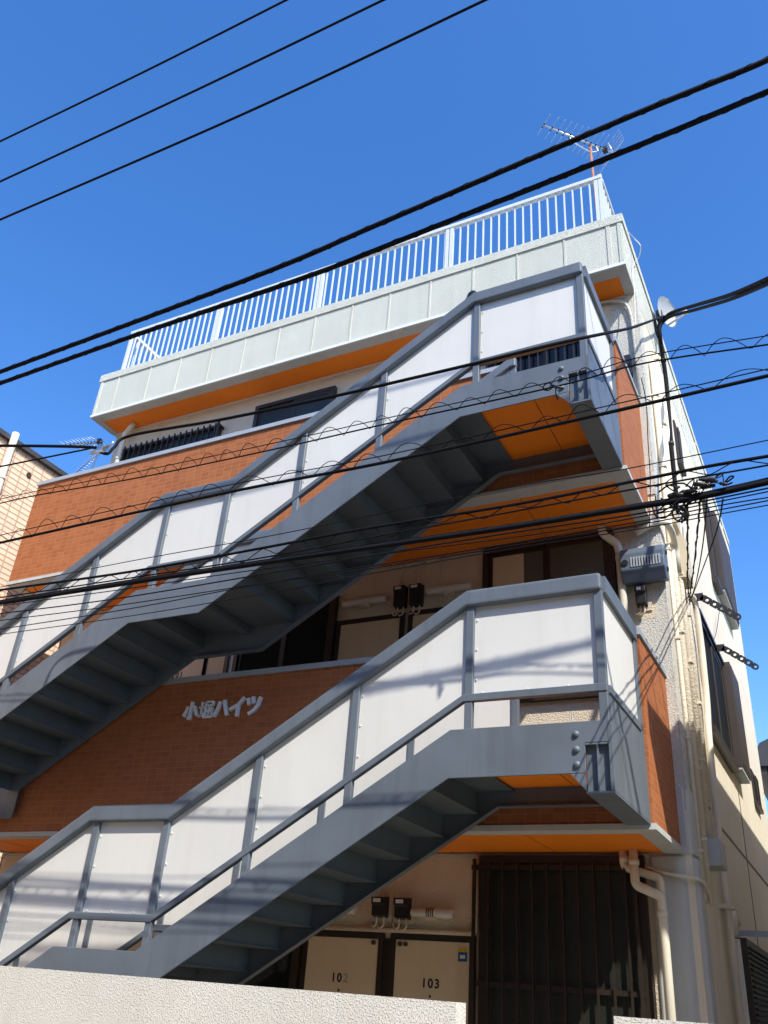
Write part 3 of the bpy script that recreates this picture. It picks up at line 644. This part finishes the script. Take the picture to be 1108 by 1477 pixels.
downpipe([(-6.72, -.12, 7.945), (-6.78, -.12, 7.88), (-6.86, -.11, 7.80), (-6.86, -.11, 5.52)], 'cream downpipe at the far left end of the top floor gallery', .034, ((-6.86, -.11, 7.4),))
# side wall pipes
ys = [.235, .36, .50, .63, .78, .92]
for i, (y, z0, z1) in enumerate(((.235, 2.15, 5.1), (.36, 2.15, 7.3), (.50, 2.62, 7.0), (.63, 2.62, 7.6), (.80, 2.62, 6.6), (.96, 3.0, 7.2))):
    lab = ['cream conduit nearest the brick corner on the sunny side wall', 'cream conduit second from the brick corner on the sunny side wall', 'cream conduit third from the brick corner on the sunny side wall', 'cream conduit fourth from the brick corner on the sunny side wall', 'cream conduit second from the taped duct on the sunny side wall', 'cream conduit nearest the taped duct on the sunny side wall'][i]
    t = thing('wall_pipe', lab, 'pipe', (.04, y, z0), 'cream conduits climbing the side wall')
    rad = (.018, .03, .022, .034, .022, .027)[i]
    MB().tube([(.006 + rad, y, z0), (.006 + rad, y + .004, (z0 + z1) / 2), (.006 + rad, y, z1)], rad, 12).build('pipe', 'side', t)
    z = z0 + .35 + .1 * i
    while z < z1:
        MB().box(.0, .012 + 2 * rad, y - rad - .004, y + rad + .004, z - .012, z + .012).build('clip', 'side', t); z += .85
tag(MB().tube(round_path([(-.40, -.025, 2.37), (-.2, -.05, 2.30), (.0, -.06, 2.27), (.05, .1, 2.27), (.05, .30, 2.20), (.05, .36, 2.12), (.03, .36, 2.3)], .08), .012, 8).build('wall_conduit', 'side'), 'pale cable looping round the pier under the gallery slab', 'conduit')
jb = thing('junction_box', 'grey white junction box at the foot of the side wall conduits', 'box', (.06, .74, 2.46))
MB().box(.004, .13, .55, .86, 2.44, 2.64).bevel(.006, 2).build('case', 'trim', jb)
MB().box(.1305, .136, .565, .845, 2.452, 2.628).build('lid', 'trim', jb)
# taped air conditioning duct down the side wall
dk = thing('taped_duct', 'cream taped duct bending round the side window and running down to the ground', 'duct', (.06, 1.4, 0))
MB().tube(round_path([(.05, 1.30, 4.95), (.065, 1.42, 4.98), (.065, 1.46, 4.6), (.06, 1.40, 4.0), (.055, 1.26, 3.7), (.05, 1.20, 3.0), (.05, 1.22, -.1)], .15, 7), [.055] * 1 + [.055] * 99, 14).build('duct', 'tape', dk) if False else None
P_ = round_path([(.03, 1.22, 5.04), (.06, 1.40, 5.04), (.065, 1.46, 4.6), (.06, 1.42, 4.0), (.055, 1.30, 3.7), (.05, 1.24, 3.0), (.05, 1.24, -.1)], .15, 7)
MB().tube(P_, .030, 14).build('duct', 'tape', dk)
MB().box(.0, .112, 1.17, 1.31, 2.2, 2.24).build('clip', 'side', dk)
lp = thing('wall_pipe', 'short cream vent elbow by the louvred street level shutter', 'pipe', (.05, 1.42, 2.0))
MB().tube(round_path([(.05, 1.45, 2.02), (.05, 1.45, 2.22), (.05, 1.60, 2.25), (.05, 1.66, 2.12)], .06), .04, 14).build('elbow', 'pipe', lp)
tag(MB().tube(round_path([(.05, 1.47, 2.0), (.05, 1.47, -.1)], .05), .042, 14).build('wall_pipe', 'side'), 'cream pipe dropping to the ground beside the louvred shutter', 'pipe')

# big slotted terminal box, small meter under it
tb = thing('cable_cabinet', 'blue grey slotted cable cabinet on the corner pier above the stair landing', 'cabinet', (-.14, -.012, 4.62))
b = MB(); y0 = -.016; y1 = -.17; X0_, X1_ = -.325, .045
b.prism([(y0, 4.615), (y0 - .10, 4.600), (y1 + .02, 4.665), (y1, 4.70), (y1, 4.79), (y1 + .012, 4.80), (y1 + .012, 4.86), (y1 + .035, 4.915), (y1 + .09, 4.935), (y0, 4.935)], 'x', X0_, X1_)
b.bevel(.010, 2, 20); tc_ = b.build('cabinet_case', 'bluegrey', tb)
for i in range(11):
    x = X0_ + .088 + i * .0235
    MB().box(x, x + .013, y1 - .006, y1 + .02, 4.722, 4.815).build('slot_rib', 'cap', tb)
    if i < 10: MB().box(x + .0131, x + .0234, y1 - .001, y1 + .015, 4.725, 4.800).build('slot_shade', 'black', tb)  # black strips paint in the shade of the gaps between ribs
MB().box(X0_ + .08, X1_ - .015, y1 - .0015, y1 + .01, 4.725, 4.738).build('slot_lip', 'bluegrey', tb)  # lip in the case colour along the foot of the ribs
MB().cyl((X0_ + .04, y1 + .01, 4.77), (X0_ + .04, y1 - .010, 4.77), .028, 18).build('lock', 'black', tb)
for z in (4.70, 4.86): MB().box(X1_ + .001, X1_ + .014, -.10, -.07, z - .015, z + .015).build('hinge', 'black', tb)
elec_meter(-.235, -.145, 4.40, 4.575, 'dark electric meter hanging under the slotted blue grey cabinet', -.014)
MB().box(-.27, -.08, -.0135, -.011, 4.30, 4.60).build('backing', 'inner', tb)
cb = thing('cream_box', 'tall cream plastic box on the sunny side wall beside the slotted cabinet', 'box', (.07, .72, 4.95))
MB().box(.004, .125, .60, .88, 4.93, 5.36).bevel(.010, 2).build('case', 'cream', cb)
MB().box(.1255, .130, .625, .855, 4.96, 5.33).build('lid', 'cream', cb)
cb2 = thing('cream_box', 'small cream plastic box above the tall one on the side wall', 'box', (.05, .55, 5.42))
MB().box(.004, .095, .42, .66, 5.40, 5.60).bevel(.010, 2).build('case', 'cream', cb2)
tag(MB().tube(round_path([(-.19, -.06, 5.10), (-.05, -.07, 5.16), (.06, -.03, 5.19), (.08, .15, 5.20), (.07, .4, 5.15), (.06, .45, 4.9)], .08), .030, 12).build('wall_pipe', 'pipe'), 'cream pipe elbowing round the corner above the slotted cabinet', 'pipe')
tag(MB().tube(round_path([(-.62, -.03, 7.86), (-.34, -.04, 7.92), (-.10, -.04, 7.83), (-.055, -.04, 7.6), (-.055, -.04, 6.6)], .12, 6), .017, 10).build('wall_conduit', 'rough'), 'painted cable curving under the roof soffit and down the corner pier', 'conduit')
gm = MB(); gm.box(-.20, -.10, -.10, -.014, 6.86, 7.08); tag(gm.bevel(.01, 2).build('dark_box', 'black'), 'dark box on the top floor corner pier behind the brick end wall', 'box')

# clothes pole brackets on the side wall: flat bar with round holes
def pole_bracket(y, z, label):
    t = thing('pole_bracket', label, 'bracket', (0, y, z), 'black clothes pole brackets by the side windows')
    b = MB(); th = .012
    A = Vector((.0, z)); 
    b.prism([(.0, z - .045), (.125, z - .045), (.145, z - .04), (.145, z + .035), (.125, z + .035), (.0, z + .035)], 'y', y - th, y)
    # sloping arm as a plate with holes
    p0 = Vector((.125, z - .005)); p1 = Vector((.455, z - .275)); d = (p1 - p0).normalized(); nrm = Vector((-d.y, d.x))
    Ln = (p1 - p0).length; hw = .034; nh = 5; seg = 16
    cs = [p0 + d * (Ln * (.16 + .195 * i)) for i in range(nh)]
    hr = .0165
    for i, c_ in enumerate(cs):
        s0 = (cs[i - 1] + c_) / 2 if i else p0
        s1 = (cs[i + 1] + c_) / 2 if i < nh - 1 else c_ + d * hw
        inner = []; outer = []
        for k in range(seg):
            a = 2 * math.pi * k / seg; u_, v_ = math.cos(a), math.sin(a)
            inner.append(c_ + d * u_ * hr + nrm * v_ * hr)
            l0, l1 = (s0 - c_).dot(d), (s1 - c_).dot(d)
            if i == nh - 1 and u_ > 0: e = (u_ * hw, v_ * hw)
            else:
                tm = min((l1 / u_ if u_ > 1e-6 else 9), (l0 / u_ if u_ < -1e-6 else 9), (hw / abs(v_) if abs(v_) > 1e-6 else 9)); e = (u_ * tm, v_ * tm)
            outer.append(c_ + d * e[0] + nrm * e[1])
        for k in range(seg):
            q = (k + 1) % seg
            b.prism([tuple(inner[k]), tuple(outer[k]), tuple(outer[q]), tuple(inner[q])], 'y', y - th, y)
    b.build('arm', 'black', t)
    MB().box(.0, .014, y - .035, y + .025, z - .07, z + .06).build('foot', 'black', t)
    return t
pole_bracket(1.37, 5.055, 'black clothes pole bracket nearest the cream boxes, with a row of holes')
pole_bracket(2.80, 5.045, 'black clothes pole bracket over the side window, with a row of holes')
t = thing('pole_bracket', 'dark straight bracket arm above the louvred street level shutter', 'bracket', (0, 1.55, 2.05), 'black clothes pole brackets by the side windows')
MB().box(.0, .46, 1.55, 1.562, 2.03, 2.075).build('arm', 'cap', t); MB().box(0, .012, 1.52, 1.59, 1.95, 2.13).build('foot', 'black', t)
MB().tube([(.42 + .03 * math.cos(a), 1.556, 2.10 + .03 * math.sin(a)) for a in [i * math.pi / 8 for i in range(17)]], .005, 6).build('ring', 'black', t)

# ------------------------------------------------------------------ dish and antennas
dish = thing('satellite_dish', 'pale satellite dish on the side wall edge with its receiver arm', 'satellite dish', (.12, 1.2, 8.6))
b = MB(); Cc = Vector((.10, 1.18, 8.62)); nrm = Vector((.80, -.38, -.06)).normalized(); ax = nrm.cross(Vector((0, 0, 1))).normalized(); ay = ax.cross(nrm)
rings = []; R_ = .195
for i in range(9):
    rr_ = R_ * i / 8; dz = .07 * (rr_ / R_) ** 2
    ring = []
    for k in range(28):
        a = 2 * math.pi * k / 28; ring.append(b.bm.verts.new(Cc + (ax * math.cos(a) * .95 + ay * math.sin(a) * 1.06) * max(rr_, .002) + nrm * dz))
    rings.append(ring)
for i in range(8):
    for k in range(28):
        f = b.bm.faces.new([rings[i][k], rings[i][(k + 1) % 28], rings[i + 1][(k + 1) % 28], rings[i + 1][k]]); f.smooth = True
ret = bmesh.ops.solidify(b.bm, geom=b.bm.faces[:], thickness=.004)
b.build('reflector', 'dish', dish)
foot = Cc - ay * .20 + nrm * .06; tip = foot + nrm * .27 + ay * .03
MB().tube([foot, tip], .012, 8).build('receiver_arm', 'dish', dish)
MB().tube([tip - nrm * .0, tip - nrm * .02 + ay * .02, tip - nrm * .055 + ay * .05], [.018, .03, .03], 12).build('receiver', 'dish', dish)
b = MB(); b.tube([(0, 1.2, 8.45), (.06, 1.2, 8.45), (.07, 1.2, 8.62)], .018, 10); b.box(.0, .02, 1.13, 1.27, 8.36, 8.54); b.box(.03, .10, 1.15, 1.23, 8.55, 8.68); b.build('mount', 'black', dish)

def yagi(loc, top, p0, p1, half, n, label, pole_m, refl=True, pole_r=.017, stays=True):
    t = thing('tv_antenna', label, 'antenna', loc, 'comb shaped television antennas')
    MB().cyl(loc, (top[0], top[1], top[2] + .02), pole_r, 12).build('mast', pole_m, t)
    p0 = Vector(p0); p1 = Vector(p1); d = (p1 - p0).normalized(); s = Vector((-d.y, d.x, 0)).normalized()
    bo = MB().box(-.01, .01, -.01, .01, 0, 1)
    bo.bm.clear(); bo.tube([p0, p1], .011, 6); bo.build('boom', 'alu', t)
    for i in range(n):
        f = i / (n - 1); f = f ** .85
        c_ = p0.lerp(p1, .01 + .86 * f); h = half * (.82 + .22 * f)
        e = MB().tube([c_ - s * h, c_ + s * h], .0032, 5).build('element', 'alu', t)
        MB().tube([c_ - s * .035, c_ + s * .035], .009, 6).build('insulator', 'black', e)
    if refl:
        for sg_ in (1, -1):
            q0 = p1; q1 = p1 - d * .07 + Vector((0, 0, .16 * sg_))
            r_ = MB().tube([q0, q1], .010, 6).build('reflector', 'alu', t)
            for k in range(4):
                c_ = q0.lerp(q1, (k + .6) / 4); MB().tube([c_ - s * half * 1.15, c_ + s * half * 1.15], .0032, 5).build('element', 'alu', r_)
    fd = p0.lerp(p1, .88); MB().box(fd.x - .03, fd.x + .03, fd.y - .03, fd.y + .03, fd.z - .03, fd.z + .04).build('feed_box', 'black', t)
    m_ = p0.lerp(p1, .36); m3 = p0.lerp(p1, .75)
    tp = Vector(top)
    MB().tube(round_path([m_, m_ + Vector((0, 0, -.10)) + d * .05, tp + Vector((0, 0, -.11)), m3 + Vector((0, 0, -.08)) + d * .03, m3], .06), .008, 6).build('boom_brace', 'alu', t)
    return t
yg = yagi((-.375, .30, ZPT), (-.415, .285, 10.83), (-.865, -.226, 10.86), (-.179, .522, 10.86), .20, 12, 'comb shaped television antenna on a rusty mast behind the roof railing', 'rust')
MB().tube(smooth_path([(-.34, .33, 10.78), (-.30, .34, 10.55), (-.28, .30, 10.52), (-.36, .29, 10.3), (-.372, .28, 9.5), (-.36, .26, 8.72)], 8), .005, 6).build('feed_cable', 'black', yg)

# ------------------------------------------------------------------ neighbouring buildings
nb = thing('neighbour_building', 'peach split brick building with dark roof edge at the left of the apartment block', 'building', (-11, 3, 0))
MB().box(-16, -7.6, -4.5, 9, -.3, 7.15).build('wall', 'peach', nb)
MB().box(-16.06, -7.55, -4.56, 9.06, 7.151, 7.215).bevel(.006, 1).build('roof_edge', 'slate', nb)
n_ = downpipe([(-7.53, -1.215, 7.26), (-7.53, -1.215, 7.0), (-7.53, -1.2, 5), (-7.53, -1.2, -.1)], 'white downpipe on the peach brick side wall of the left neighbour', .045, ((-7.53, -1.21, 6.6),)); 
v_ = MB(); v_.tube([(-7.602, -.812, 6.892), (-7.585, -.812, 6.892)], .035, 18); v_.build('vent', 'umber', nb)
w_ = MB().box(-12.0, -10.4, -4.55, -4.49, 4.2, 5.5).build('window', 'glass', nb); 
f_ = MB(); f_.box(-12.05, -10.35, -4.57, -4.551, 5.5, 5.56); f_.box(-12.05, -10.35, -4.57, -4.551, 4.14, 4.2); f_.box(-11.22, -11.18, -4.57, -4.551, 4.2, 5.5); f_.build('frame', 'alu', w_)
ya = yagi((-7.86, .32, 7.2), (-7.80, .30, 8.12), (-8.72, .45, 8.42), (-7.70, .28, 8.14), .16, 10, 'distant television antenna on the roof of the peach brick neighbour', 'alu', False, .014)
for k in range(12):
    c_ = Vector((-8.12 + .035 * k, .32, 7.74 + .028 * k)); MB().tube([c_ + Vector((-.07, -.02, .03)), c_ + Vector((.07, .02, -.03))], .004, 5).build('element', 'alu', ya)
MB().tube([(-8.15, .32, 7.72), (-7.72, .32, 8.06)], .008, 6).build('boom', 'alu', ya)

bb = thing('back_house', 'dark roofed house peeking out past the rear corner of the block', 'house', (2, 14, 0))
MB().box(-.02, 6, 10.3, 16, -.15, 5.35).build('wall', 'slate', bb)
b = MB(); b.prism([(-.30, 5.45), (-.30, 5.62), (-.16, 5.86), (2.8, 7.2), (6.3, 5.62), (6.3, 5.45)], 'y', 9.95, 16.3); rf = b.build('roof', 'slate', bb)
MB().box(-.34, -.22, 9.93, 16.32, 5.36, 5.47).build('gutter', 'brown', bb)
MB().box(-.20, -.10, 10.0, 16, 5.3, 5.45).build('eave_board', 'umber', bb)

# house across the passage on the right: stands outside the picture and shades the foot of the side wall
rh = thing('right_house', 'low plain house across the narrow passage on the right', 'house', (4, 2.5, 0))
MB().box(1.75, 7, -1.6, 9.0, -.15, 4.95).build('wall', 'housewall', rh)
b = MB(); b.box(1.30, 7.3, -1.93, 9.2, 4.98, 5.22); b.prism([(1.30, 5.221), (4.3, 6.4), (7.3, 5.221)], 'y', -1.93, 9.2)
b.build('roof', 'slate', rh)
w_ = MB().box(3.0, 4.6, -1.63, -1.59, 1.0, 2.1).build('window', 'glass', rh)
f_ = MB(); f_.box(2.95, 4.65, -1.66, -1.631, 2.1, 2.16); f_.box(2.95, 4.65, -1.66, -1.631, .94, 1.0); f_.box(3.78, 3.82, -1.66, -1.631, 1.0, 2.1); f_.build('frame', 'alu', w_)

# houses across the street, behind the viewer: unseen, added to block low sky light; they also show in the window panes
for k, (x0, x1, yf, h, lab) in enumerate(((-17, -4.2, -11.8, 8.2, 'unseen brown rendered three storey house added across the street, left of its neighbour'), (-3.4, 6.5, -12.2, 9.0, 'unseen grey brown house added across the street facing the stairs'), (7.2, 18, -11.8, 8.0, 'unseen low brown house added across the street on the far right'))):
    hs_ = thing('unseen_street_house', lab, 'house', ((x0 + x1) / 2, yf - 4, -.15), 'unseen houses added across the street')
    MB().box(x0, x1, yf - 8, yf, -.15, h).build('wall', 'dullwall', hs_)
    MB().box(x0 - .3, x1 + .3, yf - 8.3, yf + .35, h + .001, h + .22).build('roof', 'slate', hs_)
    zf = 1.0
    while zf + 1.3 < h:
        xx = x0 + 1.0
        while xx + 1.7 < x1:
            wn = MB().box(xx, xx + 1.6, yf - .02, yf + .03, zf, zf + 1.15).build('window', 'glass', hs_)
            f_ = MB(); f_.box(xx - .05, xx + 1.65, yf, yf + .05, zf + 1.151, zf + 1.2); f_.box(xx - .05, xx + 1.65, yf, yf + .05, zf - .05, zf - .001); f_.box(xx + .78, xx + .82, yf, yf + .045, zf, zf + 1.15); f_.build('frame', 'alu', wn)
            xx += 3.1
        zf += 2.75

# ------------------------------------------------------------------ boundary walls at the street
def bwall(x0, x1, z, label):
    t = thing('boundary_wall', label, 'wall', ((x0 + x1) / 2, -2.74, -.15), 'cream stucco walls at the street edge')
    MB().box(x0, x1, -2.80, -2.68, -.15, z - .012).bevel(.012, 3).build('wall', 'block', t)
    return t
bwall(-9, -.655, 1.392, 'long cream stucco wall in front of the lower staircase')
bwall(.055, 1.2, 1.388, 'short cream stucco wall right of the entrance gap')

# ------------------------------------------------------------------ overhead cables
def cable(key, r, label, group='overhead cables crossing the street front', n=10):
    W_ = WIRES[key]
    pts = [Vector(W_[0])] + smooth_path(W_[1:-1], n) + [Vector(W_[-1])] if abs(W_[0][0]) > 8 else smooth_path(W_, n)
    o = MB().tube(pts, r, 8).build('overhead_cable', 'cable')
    tag(o, label, 'cable', group)
    return o, pts
def coil(o, pa, pb, pitch, r, wire, name='spiral_hanger', offset=0.0, phase=0.0, xlim=(-9, 6), mode='arch'):
    """helical hanger wound round a messenger wire and the cable it carries"""
    def at(P, x):
        for a, b_ in zip(P, P[1:]):
            if a.x <= x <= b_.x: return a.lerp(b_, (x - a.x) / max(b_.x - a.x, 1e-6))
        return None
    pts = []; x = xlim[0]
    while x < xlim[1]:
        a = at(pa, x); b_ = at(pb, x)
        if a is not None and b_ is not None:
            lo_, hi_ = min(a.z, b_.z), max(a.z, b_.z)
            am = 1 + .30 * math.sin(x * 2.7 + 1) * math.sin(x * 7.3 + phase)
            ph = math.pi * x / pitch + phase + .6 * math.sin(x * 1.9) + .4 * math.sin(x * 4.3) + .22 * math.sin(x * 9.7)
            if name == 'wrap_wire': pts.append((x, a.y + r * math.sin(2 * ph), a.z + r * math.cos(2 * ph)))
            elif mode == 'arch': pts.append((x, a.y + .018 * math.cos(2 * ph), lo_ - .006 + am * (hi_ - lo_ + r) * abs(math.sin(ph)) ** .8))
            else:
                tri = 1 - 2 * abs((ph / math.pi) % 1 - .5) * 2
                pts.append((x, a.y + .012 * math.cos(ph), (lo_ + hi_) / 2 + am * ((hi_ - lo_) / 2 + r) * (.7 * tri + .3 * math.sin(math.pi / 2 * tri))))
        x += pitch / 12
    c = MB().tube(pts, wire, 5).build(name, 'cable', o)
    return c
cable('a1', .011, 'highest thin black power line at the top left corner')
cable('a2', .011, 'thin black power line, middle of the three at the top')
cable('a3', .011, 'thin black power line, lowest of the three at the top')
o, p_ = cable('b1', .0175, 'thick black wrapped cable crossing the sky above the roof railing')
coil(o, p_, p_, .22, .0175, .0036, 'wrap_wire')
o, p_ = cable('b2', .0175, 'thick black wrapped cable just below its twin crossing the roof railing')
coil(o, p_, p_, .22, .0175, .0036, 'wrap_wire', phase=1)
SV = 'service cables running to the dish corner'
cable('c', .013, 'black service cable sagging from the left across the top floor to the dish corner', SV)
cable('c_right', .021, 'thick black service cable, upper of the pair leaving the dish corner to the right', SV)
cable('c_right2', .019, 'thick black service cable, lower of the pair leaving the dish corner to the right', SV)
cable('c_low', .007, 'thin wire joining the sagging service cable at the far left', SV)
o, p_ = cable('d_base', .0055, 'thin black cable with wavy hanger across the top floor brick')
o2, p2 = cable('d_mess', .0035, 'hair thin carrier wire just above the wavy hanger on the top floor brick')
coil(o, p_, p2, .205, .026, .0027)
o, p_ = cable('e_base', .0105, 'black cable with big wavy loops crossing the middle of the upper stair')
o2, p2 = cable('e_mess', .0035, 'hair thin carrier wire over the cable with big wavy loops')
coil(o, p_, p2, .285, .030, .0027)
cable('f', .003, 'single hair thin wire above the cable bundle')
o2, p2 = cable('g_mess', .009, 'black carrier cable with zigzag hanger just above the thick bundle')
o, p_ = cable('g_base', .005, 'thin black cable hanging below the zigzag hanger')
coil(o, p_, p2, .265, .006, .003, mode='zig')
o, p_ = cable('h', .016, 'thickest black cable of the bundle in front of the second floor soffit')
cable('h2', .009, 'black cable lashed on top of the thickest one')
cable('i1', .0045, 'thin black cable directly below the thickest one')
cable('i2', .0035, 'thin wavy black cable hugging the thickest one')
cable('j', .0035, 'thin black cable, third below the thickest one')
cable('k', .0035, 'thin black cable, fourth below the thickest one')
cable('l', .003, 'lowest thin black cable under the bundle')
HG = 'loose wires hanging at the corner'
o, _ = cable('vert', .025, 'thick dark cable dropping down the sunny side wall from the dish', SV)
for i in (2, 4):
    q = Vector(WIRES['vert'][i]); MB().cyl(q + Vector((0, 0, -.02)), q + Vector((0, 0, .02)), .031, 12).build('cable_tie', 'black', o)
labs = dict(hang1='loop of black wire hanging under the splice cluster', hang2='wide black wire loop left of the splice cluster', hang3='twisted drop wire from the bundle to the bracket, nearest the cream boxes', hang4='twisted drop wire, second from the cream boxes', hang5='thin drop wire, third from the cream boxes', hang6='drop wire farthest right, sagging from the bundle to the bracket',
            hang7='thin wire drooping over the side wall below the bracket', hang8='wire arching over the splice cluster', side_wire='thin wire down the rough corner beside the brick end wall', side_wire2='white cable loop sticking out under the roof coping')
for k_, lb in labs.items():
    pts = smooth_path(WIRES[k_], 8)
    b = MB().tube(pts, .0045 if k_ not in ('hang5', 'hang7', 'side_wire') else .004, 6)
    if k_ in ('hang3', 'hang4'):
        tw = [Vector(q) + Vector((.007 * math.cos(i * 1.1 + math.sin(i * .7)), 0, .007 * math.sin(i * 1.1))) for i, q in enumerate(smooth_path(WIRES[k_], 16))]
        b.tube(tw, .003, 6)
    tag(b.build('hanging_wire', 'pipe' if k_ == 'side_wire2' else 'cable'), lb, 'wire', HG)
# splice closures on the bundle
sc = thing('cable_splice', 'cluster of black splice cases and clamps on the cable bundle near the corner', 'cable splice', WIRES['splice_pts'][2])
sp_ = [Vector(q) for q in WIRES['splice_pts']]
rg = random.Random(11)
for i in range(14):
    q = sp_[rg.randrange(len(sp_))].lerp(sp_[rg.randrange(len(sp_))], rg.random() * .25)
    a = q + Vector((rg.uniform(-.02, .02), rg.uniform(-.035, .02), rg.uniform(-.012, .035)))
    d = Vector((rg.uniform(.6, 1), rg.uniform(-.2, .2), rg.uniform(-.35, .45))).normalized() * rg.uniform(.015, .042)
    b = MB(); rr_ = rg.uniform(.006, .013)
    b.tube([a - d, a - d * .8, a + d * .8, a + d], [rr_ * .6, rr_, rr_, rr_ * .6], 4 if i % 3 == 0 else 9)
    b.build('splice_case', ('black', 'slate', 'umber')[i % 3] if i % 5 == 0 else 'black', sc)
for i in range(11):
    q = sp_[rg.randrange(len(sp_))]; P_ = [q]; down = -1 if i % 3 else 1
    for k in range(rg.randrange(3, 6)):
        P_.append(P_[-1] + Vector((rg.uniform(-.05, .055), rg.uniform(-.02, .02), down * rg.uniform(-.025, .05))))
    P_.append(q + Vector((rg.uniform(-.06, .06), 0, 0)))
    MB().tube(smooth_path(P_, 6), rg.uniform(.0025, .0045), 5).build('jumper_wire', 'cable', sc)
b = MB(); q = sp_[3] + Vector((.01, -.01, -.10))
for k in range(3):
    P_ = [q + Vector((rg.uniform(-.03, .03), rg.uniform(-.01, .01), -.022 * k + rg.uniform(-.025, .025))) for i in range(7)]
    b.tube(smooth_path(P_ + [P_[0]], 5), .0045, 5)
b.build('wire_knot', 'cable', sc)
# clamp on the sagging service cable and pole clip near the brick end wall
cl = thing('cable_clamp', 'dark cable clamp with ring hanging before the brick end wall of the top floor', 'clamp', WIRES['d_base'][6])
q = Vector(WIRES['d_base'][6])
b = MB(); b.tube([q + Vector((-.06 + .03 * math.cos(i * .4), 0, .012 + .028 * math.sin(i * .4))) for i in range(16)], .004, 6, closed=True); b.build('ring', 'cable', cl)
b = MB(); b.tube([q + Vector((-.04, 0, .02)), q + Vector((.035, -.01, -.035))], .008, 8); b.tube([q + Vector((-.01, 0, -.0)), q + Vector((-.005, 0, -.06)), q + Vector((.0, 0, -.10))], [.005, .010, .006], 8); b.build('wedge', 'black', cl)
q = Vector(WIRES['c'][3])
cl = thing('cable_clamp', 'pale cable clamp where wires meet at the far left of the roof parapet', 'clamp', q)
b = MB(); b.tube([q + Vector((-.10, 0, .01)), q + Vector((.10, 0, .045))], .014, 8); b.box(q.x - .03, q.x + .03, q.y - .02, q.y + .02, q.z - .01, q.z + .06); b.tube([q + Vector((.05, 0, .0)), q + Vector((.12, .0, .07))], .008, 6); b.build('clamp_body', 'alu', cl)

# ------------------------------------------------------------------ camera
cd = bpy.data.cameras.new('Camera'); cam = bpy.data.objects.new('Camera', cd); COL.objects.link(cam)
r_, u_, f_ = (Vector(CAM[k]) for k in 'ruf')
R3 = Matrix((r_, u_, -f_)).transposed()
cam.matrix_world = Matrix.Translation(Vector(CAM['C'])) @ R3.to_4x4()
cd.sensor_fit = 'VERTICAL'; cd.sensor_height = 24; cd.sensor_width = 24; cd.lens = CAM['fpx'] / 1477 * 24
cd.clip_start = .05; cd.clip_end = 2000
scene.camera = cam

# ------------------------------------------------------------------ light
Ldir = Vector((-1.27, 1.0, -1.75)).normalized(); S = -Ldir
sd = bpy.data.lights.new('Sun', 'SUN'); sun = bpy.data.objects.new('Sun', sd); COL.objects.link(sun)
sun.rotation_euler = Ldir.to_track_quat('-Z', 'Y').to_euler()
sd.energy = 3.6; sd.angle = math.radians(.53); sd.color = (1, .955, .88)
w = bpy.data.worlds.new('World'); scene.world = w; w.use_nodes = True
nt = w.node_tree; bg = nt.nodes['Background']
sky = nt.nodes.new('ShaderNodeTexSky'); sky.sky_type = 'NISHITA'; sky.sun_disc = False
sky.sun_elevation = math.asin(S.z); sky.sun_rotation = math.atan2(S.x, S.y)
sky.altitude = 0; sky.air_density = 1.0; sky.dust_density = .6; sky.ozone_density = 3.0
hs = nt.nodes.new('ShaderNodeHueSaturation'); hs.inputs['Saturation'].default_value = 1.29; hs.inputs['Value'].default_value = 1.14; hs.inputs['Hue'].default_value = .508
nt.links.new(sky.outputs['Color'], hs.inputs['Color']); nt.links.new(hs.outputs['Color'], bg.inputs['Color'])
bg.inputs['Strength'].default_value = .15
scene.view_settings.view_transform = 'Standard'; scene.view_settings.look = 'None'
scene.view_settings.exposure = 0.80; scene.view_settings.gamma = 1
scene.render.resolution_x = 768; scene.render.resolution_y = 1024
scene.cycles.max_bounces = 8
